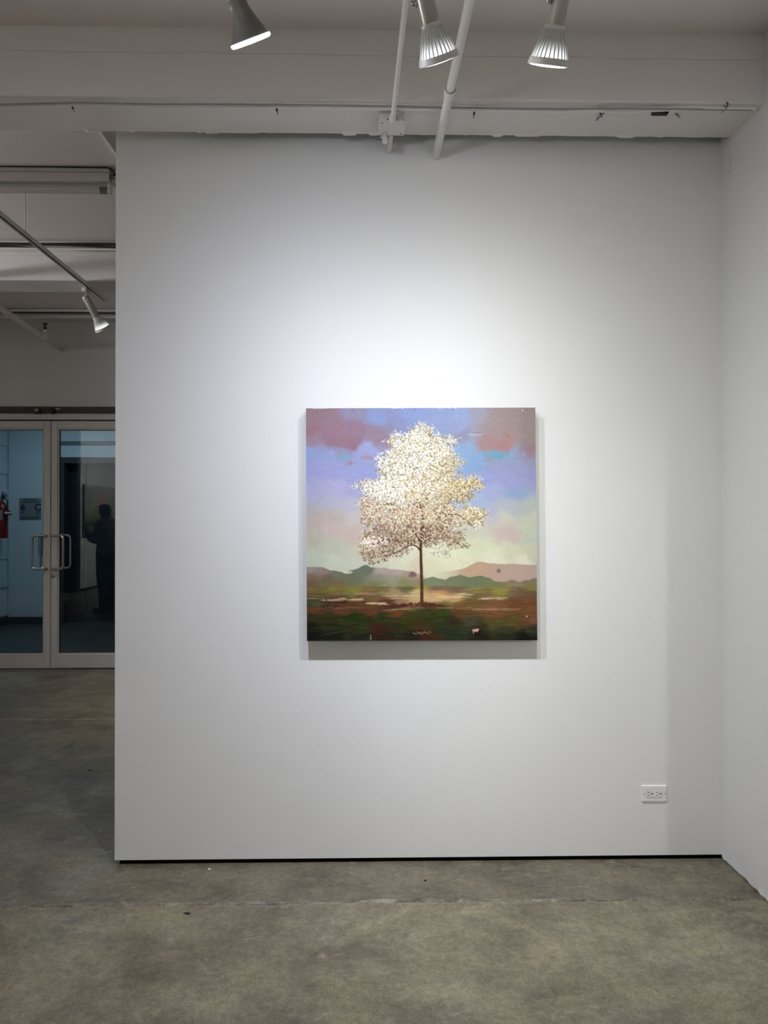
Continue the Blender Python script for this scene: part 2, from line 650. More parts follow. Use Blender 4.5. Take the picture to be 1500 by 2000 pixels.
# door wall
DX0, DXM, DX1 = -4.20, on_y(99, 1000, DOORY).x, -2.24
FR_T = on_y(100, 808, DOORY).z     # top of the door frame
TR_T = on_y(100, 795, DOORY).z     # top of the brown rail above
LEAF_T = on_y(100, 822, DOORY).z
bm = bmesh.new()
box(bm, LEFTX - 0.1, DX0 - 0.05, DOORY, DOORY + 0.2, 0, SLAB + 0.01)
box(bm, DX1 + 0.05, RIGHTX + 0.1, DOORY, DOORY + 0.2, 0, SLAB + 0.01)
box(bm, DX0 - 0.05, DX1 + 0.05, DOORY, DOORY + 0.2, TR_T - 0.02, SLAB + 0.01)
struct('wall_back', bm, 'bay_paint', 'grey white wall above the glass doors')
struct('trim_2', bbox(DX0 - 0.05, DX1 + 0.05, DOORY - 0.03, DOORY + 0.1, FR_T, TR_T), 'dark_wood', 'dark brown wooden rail over the glass doors')
bm = bmesh.new()
box(bm, DX0 - 0.05, DX1 + 0.05, DOORY - 0.01, DOORY + 0.1, LEAF_T + 0.012, FR_T)
box(bm, DX0 - 0.05, DX0 - 0.004, DOORY - 0.01, DOORY + 0.1, 0, LEAF_T + 0.012)
box(bm, DX1 + 0.004, DX1 + 0.05, DOORY - 0.01, DOORY + 0.1, 0, LEAF_T + 0.012)
o = struct('trim_3', bm, 'aluminium', 'aluminium frame around the glass doors')
obj('door_stop', bbox(DX0, DX1, DOORY + 0.012, DOORY + 0.09, LEAF_T + 0.002, LEAF_T + 0.012), 'gasket', o)
o = struct('trim_4', bbox(DX0 - 0.05, DX1 + 0.05, DOORY - 0.05, DOORY + 0.13, 0.0, 0.010), 'steel', 'metal threshold under the glass doors')


def door(name, x0, x1, side, label):
    """Aluminium glazed leaf: two stiles, two rails, a pane, a pull on each face."""
    root = bpy.data.objects.new(name, None)
    C.objects.link(root)
    root.location = ((x0 + x1) / 2, DOORY, 0)
    root['kind'] = 'structure'
    root['label'] = label
    cx = (x0 + x1) / 2
    h0, h1 = 0.016, LEAF_T
    zt, zb = on_y(100, 837, DOORY).z, on_y(100, 1278, DOORY).z
    sw = 0.068
    a, c = x0 - cx, x1 - cx
    yb = 0.045

    def part(nm, bx, mat='aluminium', bev=0.003, par=root):
        bm = bmesh.new()
        box(bm, *bx)
        if bev:
            bevel(bm, bev, 1)
        return obj(nm, bm, mat, par)
    part('stile', (a + 0.003, a + sw, 0, yb, h0, h1))
    part('stile', (c - sw, c - 0.003, 0, yb, h0, h1))
    part('rail', (a + sw, c - sw, 0, yb, zt, h1))
    part('rail', (a + sw, c - sw, 0, yb, h0, zb))
    bm = bmesh.new()
    g = 0.012
    for bx in ((a + sw, a + sw + g, 0.010, 0.035, zb, zt), (c - sw - g, c - sw, 0.010, 0.035, zb, zt),
               (a + sw + g, c - sw - g, 0.010, 0.035, zt - g, zt), (a + sw + g, c - sw - g, 0.010, 0.035, zb, zb + g)):
        box(bm, *bx)
    obj('glazing_bead', bm, 'aluminium', root)
    bm = bmesh.new()
    g2 = 0.018
    for bx in ((a + sw + g, a + sw + g2, 0.016, 0.030, zb + g, zt - g), (c - sw - g2, c - sw - g, 0.016, 0.030, zb + g, zt - g),
               (a + sw + g2, c - sw - g2, 0.016, 0.030, zt - g2, zt - g), (a + sw + g2, c - sw - g2, 0.016, 0.030, zb + g, zb + g2)):
        box(bm, *bx)
    obj('gasket', bm, 'gasket', root)
    bm = bmesh.new()
    vv = [bm.verts.new(p) for p in ((a + sw + g2, 0.022, zb + g2), (c - sw - g2, 0.022, zb + g2), (c - sw - g2, 0.022, zt - g2), (a + sw + g2, 0.022, zt - g2))]
    bm.faces.new(vv)
    p = obj('pane', bm, 'door_glass', root)
    p['label'] = 'clear glass pane'
    # pulls: offset D-shaped bars on both faces
    hz0, hz1 = on_y(100, 1111, DOORY).z, on_y(100, 1046, DOORY).z
    if side > 0:       # meeting stile on the right edge of this leaf
        xm, d = c - 0.036, -1
    else:
        xm, d = a + 0.036, 1
    off = 0.115
    for face in (-1, 1):
        y0 = 0.0 if face < 0 else yb
        st = 0.065
        yy = y0 + face * st
        rr = 0.035
        bm = bmesh.new()
        pts = [(xm, y0 - face * 0.004, hz0), (xm, y0 + face * (st - 0.02), hz0)]
        pts += [(xm + d * 0.006, yy - face * 0.006, hz0), (xm + d * 0.02, yy, hz0)]
        pts += [(xm + d * (off - rr), yy, hz0)]
        pts += [(xm + d * (off - rr + rr * math.sin(t)), yy, hz0 + rr - rr * math.cos(t)) for t in (0.4, 0.8, 1.2, PI / 2)]
        pts += [(xm + d * (off - rr + rr * math.cos(t)), yy, hz1 - rr + rr * math.sin(t)) for t in (0, 0.4, 0.8, 1.2, PI / 2)]
        pts += [(xm + d * 0.02, yy, hz1), (xm + d * 0.006, yy - face * 0.006, hz1), (xm, y0 + face * (st - 0.02), hz1), (xm, y0 - face * 0.004, hz1)]
        tube(bm, pts, 0.0115, 10)
        obj('pull_handle', bm, 'steel', root, True)['label'] = 'brushed steel pull handle'
    if side < 0:
        kz = on_y(103, 1126, DOORY).z
        bm = bmesh.new()
        lathe(bm, [(0.016, 0), (0.016, 0.008), (0.010, 0.014), (0.003, 0.014)], 20, mat=Matrix.Translation((xm - 0.012, 0.0, kz)) @ Matrix.Rotation(PI / 2, 4, 'X'))
        lk = obj('lock_cylinder', bm, 'steel', root, True)
        obj('keyhole', bbox(xm - 0.0135, xm - 0.0105, -0.0155, -0.013, kz - 0.005, kz + 0.005), 'slot_black', lk)
    return root


door('door_1', DX0, DXM, 1, 'glass door leaf before the fire extinguisher and stair sign')
door('door_2', DXM, DX1, -1, 'glass door leaf with the key lock, beside the white partition')

# lobby behind the doors
LFX = on_y(16, 1100, LOBY).x
OPX = on_y(118, 1000, LOBY).x
HEAD = on_y(170, 893, LOBY).z
struct('wall_lobby_back', bbox(LFX, OPX, LOBY, LOBY + 0.2, 0, 3.3), 'lobby_paint', 'pale blue lobby wall with the stair sign')
bm = bmesh.new()
box(bm, OPX, 0.4, LOBY, LOBY + 0.2, HEAD, on_y(170, 870.5, LOBY).z)
box(bm, OPX, 0.4, LOBY - 0.0, LOBY + 0.2, on_y(170, 862, LOBY).z, 3.3)
struct('wall_lobby_header', bm, 'lobby_paint', 'pale blue wall over the dark lift doors')
struct('trim_5', bbox(OPX, 0.4, LOBY + 0.015, LOBY + 0.19, on_y(170, 871, LOBY).z, on_y(170, 861.5, LOBY).z), 'lobby_trim', 'dark groove across the lobby wall')
o = struct('door_3', bbox(OPX + 0.02, 0.4, LOBY + 0.22, LOBY + 0.3, 0, HEAD + 0.05), 'lift_and_shade_dark', 'dark lift doors behind the glass')
obj('door_panel', bbox(OPX + 0.10, on_y(168, 1000, LOBY + 0.2).x, LOBY + 0.17, LOBY + 0.22, 0.0, HEAD - 0.09), 'lift_and_shade_dark', o)
obj('door_frame', bbox(OPX + 0.001, OPX + 0.05, LOBY + 0.0, LOBY + 0.22, 0.0, HEAD), 'lobby_base', o)
obj('door_frame', bbox(OPX + 0.05, 0.3, LOBY + 0.002, LOBY + 0.22, HEAD - 0.085, HEAD - 0.001), 'lobby_base', o)
# left lobby wall of painted blocks
BLW = 0.40
bm = bmesh.new()
box(bm, LFX - 0.2, LFX - 0.012, DOORY + 0.2, LOBY + 0.2, 0, 3.3)
lw = struct('wall_lobby_left', bm, 'lobby_paint', 'painted block wall with the fire extinguisher')
blk = bbox(-0.012, 0.0, -BLW / 2 + 0.004, BLW / 2 - 0.004, 0.004, 0.196)
bevel(blk, 0.003, 1)
blk_me = mesh_of('block', blk, 'lobby_paint')
for r in range(16):
    yy = LOBY - 0.2 - (0.2 if r % 2 else 0.0)
    while yy > LOBY - 1.6:
        b_ = obj('block', blk_me, None, lw)
        b_.location = (LFX, yy, 0.12 + 0.2 * r)
        yy -= BLW
struct('baseboard_lobby_back', bbox(LFX, OPX, LOBY - 0.012, LOBY, 0, 0.10), 'lobby_base')
struct('baseboard_lobby_left', bbox(LFX - 0.012, LFX + 0.004, DOORY + 0.2, LOBY - 0.012, 0, 0.115), 'lobby_base')
struct('floor_lobby', bbox(LFX - 0.2, 0.6, DOORY + 0.06, LOBY + 0.4, -0.05, -0.001), 'lobby_floor')
struct('ceiling_lobby', bbox(LFX - 0.2, 0.6, DOORY + 0.2, LOBY + 0.4, 3.2, 3.35), 'lobby_paint')
struct('wall_lobby_right', bbox(0.4, 0.6, DOORY + 0.2, LOBY + 0.4, 0, 3.3), 'lobby_paint')

# ------------------------------------------------------------------ the painting
PB = 0.052                       # depth of the canvas
PF = WY - PB
q_tl, q_tr = on_y(597.5, 797.5, PF), on_y(1045.5, 796.0, PF)
q_br, q_bl = on_y(1049.5, 1250.5, PF), on_y(599.5, 1252, PF)


def paint_canvas():
    """Paints the blossoming tree stroke by stroke on an array, two cells per pixel of the photograph."""
    S = 2
    X0, Y0, W, H = 598.0, 797.0, 450, 454
    w, h = W * S, H * S
    yy, xx = np.mgrid[0:h, 0:w].astype(np.float32)
    gx, gy = xx / S + X0, yy / S + Y0

    def vnoise(cell, seed, octv=4, ax=1.0):
        r = np.random.default_rng(seed)
        out = np.zeros((h, w), np.float32)
        amp, tot = 1.0, 0.0
        c = cell
        for _ in range(octv):
            gw, gh = int(w / (c * ax)) + 3, int(h / c) + 3
            g = r.random((gh, gw)).astype(np.float32)
            fx, fy = xx / (c * ax), yy / c
            ix, iy = fx.astype(int), fy.astype(int)
            tx, ty = fx - ix, fy - iy
            tx, ty = tx * tx * (3 - 2 * tx), ty * ty * (3 - 2 * ty)
            out += amp * ((g[iy, ix] * (1 - tx) + g[iy, ix + 1] * tx) * (1 - ty) + (g[iy + 1, ix] * (1 - tx) + g[iy + 1, ix + 1] * tx) * ty)
            tot += amp
            amp *= 0.5
            c = max(c / 2, 2)
        return out / tot - 0.5

    def field(pts, power=2.2, s=9.0, warp=14, seed=3):
        wx = gx + vnoise(60, seed) * warp * 2
        wy = gy + vnoise(60, seed + 1) * warp * 2
        num = np.zeros((h, w, 3), np.float32)
        den = np.zeros((h, w), np.float32)
        for px, py, c in pts:
            d = ((wx - px) ** 2 + ((wy - py) * 1.25) ** 2 + s * s) ** -power
            num += d[..., None] * np.array(c, np.float32)
            den += d
        return num / den[..., None]

    sky = [(605, 803, (150, 126, 132)), (640, 815, (152, 126, 140)), (690, 806, (150, 146, 175)), (730, 815, (140, 157, 206)),
           (800, 810, (142, 160, 210)), (860, 808, (146, 164, 210)), (900, 810, (152, 172, 216)), (932, 806, (164, 164, 188)),
           (965, 815, (164, 150, 152)), (1000, 815, (160, 146, 146)), (1040, 810, (152, 139, 140)), (605, 840, (156, 122, 132)),
           (650, 840, (156, 126, 144)), (700, 842, (152, 126, 146)), (740, 846, (150, 132, 150)), (768, 838, (142, 140, 172)),
           (780, 830, (142, 152, 196)), (612, 866, (156, 132, 150)), (650, 864, (152, 122, 138)), (690, 868, (150, 116, 132)),
           (740, 858, (154, 132, 152)), (606, 880, (148, 166, 216)), (645, 888, (152, 166, 210)), (700, 884, (156, 166, 212)),
           (720, 878, (160, 170, 216)), (735, 900, (158, 164, 208)), (610, 920, (156, 162, 212)), (650, 920, (162, 166, 216)),
           (700, 920, (156, 166, 216)), (610, 950, (174, 174, 214)), (660, 950, (180, 180, 220)), (695, 958, (170, 174, 214)),
           (610, 975, (176, 180, 206)), (650, 980, (186, 186, 208)), (690, 985, (190, 190, 206)), (610, 1000, (184, 180, 182)),
           (650, 1008, (196, 186, 182)), (690, 1010, (202, 196, 196)), (612, 1022, (194, 180, 176)), (640, 1036, (206, 190, 186)),
           (690, 1045, (206, 190, 180)), (610, 1060, (190, 190, 172)), (650, 1070, (196, 202, 182)), (700, 1075, (206, 206, 186)),
           (610, 1090, (196, 206, 188)), (650, 1096, (206, 214, 192)), (690, 1098, (206, 212, 196)), (740, 1098, (210, 212, 190)),
           (800, 1075, (226, 226, 202)), (810, 1100, (216, 210, 186)), (780, 1090, (220, 222, 198)), (860, 830, (150, 166, 210)),
           (900, 835, (154, 166, 210)), (908, 846, (150, 152, 182)), (930, 846, (164, 158, 180)), (960, 840, (166, 150, 152)),
           (1000, 850, (166, 147, 147)), (1040, 845, (154, 140, 140)), (950, 868, (170, 142, 146)), (985, 872, (176, 138, 142)),
           (1042, 878, (152, 132, 142)), (905, 880, (148, 176, 216)), (930, 900, (140, 172, 216)), (1000, 892, (150, 170, 206)),
           (1030, 900, (154, 154, 184)), (1010, 915, (156, 162, 206)), (960, 935, (156, 166, 216)), (1000, 945, (160, 166, 216)),
           (1042, 930, (155, 156, 204)), (960, 962, (166, 176, 216)), (1010, 970, (150, 172, 208)), (940, 978, (166, 186, 220)),
           (960, 990, (182, 186, 206)), (1040, 992, (186, 192, 190)), (1000, 994, (182, 192, 200)), (960, 1012, (196, 196, 206)),
           (985, 1018, (206, 206, 190)), (1035, 1018, (200, 206, 186)), (930, 1035, (206, 206, 192)), (992, 1042, (206, 190, 186)),
           (1040, 1045, (196, 202, 186)), (850, 1075, (226, 228, 202)), (880, 1090, (226, 228, 202)), (930, 1062, (216, 220, 192)),
           (960, 1078, (222, 226, 198)), (1000, 1072, (212, 216, 188)), (1040, 1082, (200, 206, 178)), (840, 1102, (222, 222, 192)),
           (900, 1096, (226, 226, 198)), (970, 1094, (226, 226, 204)), (1025, 1094, (226, 222, 206))]
    img = field(sky)

    def curve_y(pts):
        xs_, ys_ = zip(*pts)
        return np.interp(gx, xs_, ys_) + vnoise(14, 31, 3) * 3.2

    def over(mask, col, a=1.0):
        m = np.clip(mask, 0, 1)[..., None] * a
        img[:] = img * (1 - m) + (np.array(col, np.float32) if not isinstance(col, np.ndarray) else col) * m

    # mauve cloud edges and the teal accents
    over(np.clip((gy - curve_y([(598, 873), (625, 869), (660, 874), (692, 881), (1100, 881)])) * 0.5 + 1, 0, 1) * np.clip((884 - gy) / 8, 0, 1) * (gx < 700), (150, 164, 210), 0.6)

    def blob(cx, cy, rx, ry, col, a, soft=0.5, seed=5, amp=1.2):
        d = np.sqrt(((gx - cx) / rx) ** 2 + ((gy - cy) / ry) ** 2) + vnoise(18, seed) * amp
        over(np.clip((1 - d) / soft + 0.5, 0, 1), col, a)
    blob(672, 893, 20, 5, (128, 170, 196), 0.8, seed=6)
    blob(684, 904, 4.5, 4.5, (166, 132, 146), 0.8, seed=7)
    blob(716, 893, 11, 4, (170, 140, 160), 0.75, seed=8)
    blob(965, 888, 26, 9, (118, 174, 206), 0.8, seed=9)
    blob(972, 893, 14, 5, (112, 168, 196), 0.6, seed=10)
    blob(900, 880, 12, 14, (140, 172, 212), 0.5, seed=11)
    blob(985, 872, 14, 10, (178, 132, 138), 0.6, seed=12)
    blob(1036, 884, 8, 14, (156, 132, 142), 0.7, seed=13)
    blob(930, 849, 14, 3.5, (186, 190, 204), 0.7, seed=14)
    blob(930, 846, 10, 1.8, (128, 124, 134), 0.6, seed=15)
    blob(993, 852, 2, 5, (186, 110, 116), 0.7, seed=16)

    def stroke(cx, cy, L_, Wd, ang, col, a):
        R = int(max(L_, Wd) * S + 3)
        ix, iy = int((cx - X0) * S), int((cy - Y0) * S)
        x0, x1, y0, y1 = max(ix - R, 0), min(ix + R, w), max(iy - R, 0), min(iy + R, h)
        if x0 >= x1 or y0 >= y1:
            return
        dx = (xx[y0:y1, x0:x1] / S + X0 - cx)
        dy = (yy[y0:y1, x0:x1] / S + Y0 - cy)
        u = (dx * math.cos(ang) + dy * math.sin(ang)) / L_
        v = (-dx * math.sin(ang) + dy * math.cos(ang)) / Wd
        m = np.clip((1 - (np.abs(u) ** 3 + v * v)) * 1.6, 0, 1)[..., None] * a
        img[y0:y1, x0:x1] = img[y0:y1, x0:x1] * (1 - m) + np.array(col, np.float32) * m

    def brushed(n, ylo, yhi, L0, L1, W0, W1, ang, jit, a, seed):
        r = np.random.default_rng(seed)
        src = img.copy()
        for _ in range(n):
            cx, cy = r.uniform(X0, X0 + W), r.uniform(ylo, yhi)
            c = src[min(int((cy - Y0) * S), h - 1), min(int((cx - X0) * S), w - 1)] + r.normal(0, jit, 3) + r.normal(0, jit)
            stroke(cx, cy, r.uniform(L0, L1), r.uniform(W0, W1), r.normal(ang, 0.5 if ylo < 1000 else 0.06), c, a)
    brushed(1500, Y0, 1110, 5, 16, 1.2, 3.2, 0.15, 3.0, 0.40, 21)

    # hills
    yt = curve_y([(598, 1200), (840, 1118), (880, 1114), (905, 1110), (922, 1101), (932, 1096), (950, 1099), (966, 1101), (1000, 1101), (1022, 1102), (1049, 1104)])
    hill = field([(860, 1122, (206, 190, 170)), (925, 1108, (196, 164, 138)), (960, 1112, (190, 160, 144)), (1010, 1112, (186, 164, 152)), (1045, 1110, (182, 164, 150)), (960, 1130, (192, 164, 150)), (1010, 1130, (192, 164, 154))], warp=5, seed=41)
    over(np.clip((gy - yt) / 1.2, 0, 1) * np.clip((gx - 845) / 45, 0, 1), hill, 0.95)
    yl = curve_y([(598, 1105), (616, 1107), (622, 1105), (630, 1106), (645, 1112), (662, 1115), (672, 1119), (680, 1113), (697, 1110), (707, 1104), (716, 1102), (721, 1106), (745, 1109), (752, 1108), (758, 1111), (790, 1114), (815, 1119), (830, 1126), (1049, 1200)])
    lh = field([(605, 1110, (158, 146, 142)), (630, 1112, (150, 134, 126)), (660, 1121, (116, 122, 104)), (700, 1114, (112, 122, 104)), (718, 1110, (108, 118, 100)), (740, 1115, (184, 166, 164)), (775, 1118, (186, 168, 162)), (815, 1124, (180, 166, 148)), (605, 1128, (132, 112, 94)),
                (640, 1130, (116, 104, 80)), (690, 1128, (116, 118, 92)), (735, 1128, (142, 146, 126)), (775, 1130, (154, 154, 130)), (815, 1133, (146, 136, 112)), (605, 1140, (110, 92, 70)), (660, 1140, (118, 108, 72)), (730, 1140, (128, 126, 84)), (790, 1140, (138, 140, 96))], warp=6, seed=43)
    over(np.clip((gy - yl) / 1.2, 0, 1) * np.clip((832 - gx) / 14, 0, 1), lh, 1.0)
    blob(677, 1117, 9, 2.2, (226, 228, 210), 0.8, seed=17)
    blob(805, 1122, 9, 5, (122, 92, 96), 0.8, seed=18)
    blob(972, 1115, 3.5, 3.2, (116, 116, 98), 0.9, seed=19)
    yg = curve_y([(598, 1200), (815, 1140), (823, 1130), (842, 1126), (868, 1131), (882, 1125), (897, 1122), (915, 1127), (938, 1124), (952, 1127), (965, 1135), (982, 1136), (999, 1131), (1012, 1136), (1030, 1132), (1049, 1128)])
    gr = field([(840, 1135, (124, 134, 106)), (880, 1140, (116, 126, 98)), (920, 1134, (112, 122, 92)), (960, 1142, (118, 126, 88)), (1000, 1142, (140, 126, 100)), (1040, 1138, (128, 120, 92))], warp=5, seed=45)
    over(np.clip((gy - yg) / 1.4, 0, 1) * np.clip((gx - 812) / 12, 0, 1), gr, 0.95)
    # the fields
    fld = [(605, 1148, (122, 108, 62)), (650, 1148, (128, 126, 62)), (690, 1149, (130, 126, 64)), (740, 1149, (116, 110, 64)), (790, 1149, (108, 104, 70)), (815, 1138, (146, 152, 56)),
           (850, 1149, (124, 96, 84)), (890, 1150, (122, 94, 82)), (930, 1152, (140, 138, 74)), (980, 1152, (142, 136, 72)), (1040, 1150, (132, 122, 72)), (605, 1158, (116, 92, 66)),
           (650, 1157, (122, 96, 66)), (720, 1156, (128, 106, 70)), (770, 1160, (170, 142, 104)), (810, 1162, (206, 180, 132)), (850, 1160, (208, 176, 110)), (890, 1166, (190, 160, 112)),
           (940, 1160, (124, 106, 70)), (1000, 1160, (116, 98, 80)), (1040, 1162, (108, 86, 62)), (605, 1167, (72, 70, 40)), (650, 1166, (92, 76, 46)), (720, 1168, (116, 94, 60)), (780, 1170, (158, 128, 90)),
           (840, 1170, (210, 178, 128)), (930, 1172, (112, 88, 52)), (1000, 1172, (112, 74, 40)), (1040, 1174, (116, 74, 44)), (605, 1178, (70, 70, 52)), (650, 1180, (74, 44, 28)), (710, 1178, (92, 64, 40)),
           (760, 1180, (86, 54, 40)), (840, 1184, (92, 66, 42)), (900, 1180, (112, 84, 48)), (960, 1184, (124, 88, 56)), (1040, 1186, (120, 80, 50)), (610, 1192, (92, 62, 36)), (660, 1192, (96, 62, 36)),
           (720, 1192, (98, 62, 34)), (770, 1194, (112, 66, 34)), (830, 1196, (58, 62, 26)), (860, 1200, (50, 62, 22)), (900, 1196, (96, 66, 38)), (960, 1198, (112, 76, 42)), (1040, 1204, (110, 72, 48)),
           (610, 1208, (48, 54, 24)), (650, 1206, (42, 50, 16)), (700, 1208, (38, 48, 14)), (750, 1208, (46, 52, 20)), (790, 1212, (54, 58, 20)), (830, 1212, (52, 54, 22)), (880, 1216, (52, 44, 26)), (920, 1216, (72, 70, 48)),
           (960, 1218, (84, 76, 38)), (1000, 1218, (90, 78, 36)), (1035, 1214, (108, 70, 50)), (605, 1225, (28, 26, 14)), (650, 1226, (40, 46, 20)), (700, 1228, (46, 48, 22)), (740, 1232, (58, 34, 18)),
           (780, 1228, (44, 46, 22)), (820, 1226, (76, 48, 24)), (860, 1232, (42, 50, 28)), (900, 1232, (46, 54, 34)), (940, 1226, (48, 42, 26)), (985, 1232, (58, 62, 38)), (1040, 1232, (48, 52, 36)),
           (605, 1246, (18, 14, 10)), (650, 1246, (26, 26, 16)), (700, 1244, (34, 36, 20)), (750, 1246, (44, 24, 14)), (800, 1246, (30, 34, 20)), (840, 1246, (62, 36, 18)), (880, 1246, (38, 52, 34)), (930, 1248, (32, 28, 20)),
           (985, 1248, (40, 42, 28)), (1020, 1246, (18, 16, 14)), (1045, 1248, (26, 26, 18))]
    fl = field(fld, warp=5, s=5, seed=51, power=2.6)
    yf = curve_y([(598, 1143), (700, 1143), (800, 1144), (822, 1141), (905, 1146), (1049, 1144)])
    over(np.clip((gy - yf) / 2.5, 0, 1), fl, 1.0)
    brushed(1300, 1143, 1252, 5, 24, 0.7, 2.2, 0.0, 8.0, 0.55, 23)
    r = np.random.default_rng(61)
    for (a, c, y, wd, col) in ((600, 625, 1168, 1.0, (150, 132, 108)), (628, 705, 1171, 1.2, (198, 168, 140)), (655, 702, 1169, 1.3, (210, 184, 156)), (720, 750, 1177, 1.4, (214, 186, 150)), (735, 757, 1179, 1.2, (220, 196, 158)),
                               (690, 800, 1159, 1.2, (170, 146, 116)), (750, 820, 1163, 1.3, (206, 184, 146)), (765, 815, 1168, 1.2, (196, 166, 120)), (825, 890, 1167, 2.2, (214, 184, 132)), (850, 905, 1165, 1.2, (222, 202, 164)),
                               (896, 920, 1161, 1.1, (226, 208, 168)), (935, 980, 1169, 1.2, (222, 200, 164)), (830, 870, 1172, 1.4, (208, 176, 130)), (900, 1010, 1190, 1.4, (150, 110, 78)), (850, 930, 1187, 1.0, (150, 116, 80)),
                               (640, 700, 1186, 0.9, (134, 100, 74)), (752, 790, 1190, 0.8, (150, 160, 120)), (925, 985, 1190, 1.0, (168, 120, 92)), (600, 650, 1178, 3.0, (76, 82, 60)), (620, 690, 1177, 1.4, (70, 36, 24)), (650, 720, 1205, 4, (38, 48, 14)),
                               (735, 790, 1208, 2.4, (40, 52, 16)), (830, 870, 1199, 4.5, (48, 66, 20))):
        for _ in range(int((c - a) / 6) + 2):
            cx = r.uniform(a, c)
            L_ = min(r.uniform(4, 14), (c - a) / 2)
            stroke(cx, y + r.normal(0, 0.8), L_, wd * r.uniform(0.5, 1.1), r.normal(0, 0.05), np.array(col) + r.normal(0, 8, 3), 0.75)
    # marks near the lower edge
    stroke(722, 1244, 7, 1.3, PI / 2, (120, 160, 150), 0.9)
    stroke(928, 1234, 9, 7, 0, (26, 18, 14), 0.9)
    stroke(926, 1231, 7, 3.4, 0.05, (214, 172, 160), 0.95)
    stroke(930, 1229, 4, 2.0, 0.0, (230, 190, 176), 0.9)
    stroke(922, 1235, 4, 0.8, PI / 2, (200, 170, 150), 0.9)
    for k in range(9):
        stroke(806 + k * 4, 1236 + 1.6 * math.sin(k * 2.1) - k * 0.15, 3.0, 0.8, 0.6 * math.sin(k * 3.3), (190, 160, 140), 0.8)
    stroke(650, 1235, 40, 0.5, -0.18, (110, 112, 80), 0.6)
    stroke(1040, 1212, 8, 8, 0.6, (126, 84, 62), 0.7)
    stroke(631, 1171, 3, 0.8, PI / 2, (230, 214, 190), 0.9)
    stroke(1027, 1204, 1.6, 1.6, 0, (235, 228, 205), 0.95)
    for _ in range(26):
        stroke(r.uniform(600, 1046), r.uniform(1180, 1248), r.uniform(0.6, 1.1), 0.7, 0, (150, 140, 110), 0.6)

    # the tree: shrub at the foot, trunk and boughs
    for _ in range(150):
        cx = r.uniform(752, 862)
        k = 1 - abs(cx - 818) / 66
        stroke(cx, 1184 - r.uniform(0, 9) * max(0.25, k), r.uniform(1.5, 4), r.uniform(1, 2.2), r.uniform(-0.6, 0.6), (r.uniform(66, 96), r.uniform(36, 50), r.uniform(32, 42)), 0.8)

    def limb(pts, w0, w1, col, lit=None):
        pts = [np.array(p, float) for p in pts]
        seg = []
        for a, c in zip(pts, pts[1:]):
            n = max(2, int(np.linalg.norm(c - a) / 0.8))
            seg += [a + (c - a) * i / n for i in range(n)]
        for i, p in enumerate(seg):
            t = i / len(seg)
            wd = w0 + (w1 - w0) * t
            stroke(p[0] + r.normal(0, 0.12), p[1], wd + 0.5, wd, 0, np.array(col) + r.normal(0, 8, 3), 0.9)
            if lit:
                stroke(p[0] + wd * 0.55, p[1], 0.9, wd * 0.35, PI / 2, np.array(lit) + r.normal(0, 10, 3), 0.55)
    BR = (84, 50, 34)
    CL = [(822, 852, 34, 24, 0), (790, 872, 38, 26, 0), (852, 878, 40, 32, 0), (765, 905, 30, 28, 0), (812, 915, 62, 46, 0), (868, 908, 32, 32, 1), (738, 952, 40, 22, 0), (760, 968, 52, 30, 0),
          (790, 960, 66, 44, 0), (845, 962, 66, 44, 1), (893, 958, 40, 24, 1), (925, 946, 20, 16, 1), (724, 1000, 26, 28, 2), (772, 1010, 60, 34, 2), (835, 1006, 56, 36, 2), (880, 1012, 34, 24, 2),
          (922, 1005, 26, 20, 1), (936, 1012, 14, 16, 1), (745, 1044, 38, 22, 3), (722, 1066, 24, 22, 2), (735, 1086, 34, 14, 3), (770, 1066, 40, 20, 3), (805, 1044, 42, 26, 3), (848, 1042, 34, 24, 4), (884, 1052, 26, 20, 4), (908, 1066, 12, 7, 5)]
    def lobe(a, k):
        # ragged outline of a clump of leaves
        return 1 + 0.20 * math.sin(3 * a + 1.7 * k) + 0.13 * math.sin(7 * a + 2.9 * k) + 0.08 * math.sin(13 * a + 0.7 * k)
    # a thin cream ground under the crown
    ground = np.zeros((h, w), np.float32)
    tint = np.zeros((h, w, 3), np.float32)
    for ci, (cx, cy, rx, ry, kd) in enumerate(CL[:-1]):
        aa = np.arctan2((gy - cy) / ry, (gx - cx) / rx)
        rad = np.sqrt(((gx - cx) / rx) ** 2 + ((gy - cy) / ry) ** 2) / (1 + 0.20 * np.sin(3 * aa + 1.7 * ci) + 0.13 * np.sin(7 * aa + 2.9 * ci))
        mk = np.clip((0.96 - rad + vnoise(10, 90 + ci, 3) * 0.9) / 0.35, 0, 1) * (0.72, 0.70, 0.55, 0.34, 0.32, 0)[kd]
        tint += mk[..., None] * np.array(((232, 228, 214), (224, 210, 174), (218, 200, 172), (176, 150, 128), (176, 142, 124), (0, 0, 0))[kd], np.float32)
        ground += mk
    over(np.clip(ground, 0, 0.82), tint / np.maximum(ground, 1e-4)[..., None])
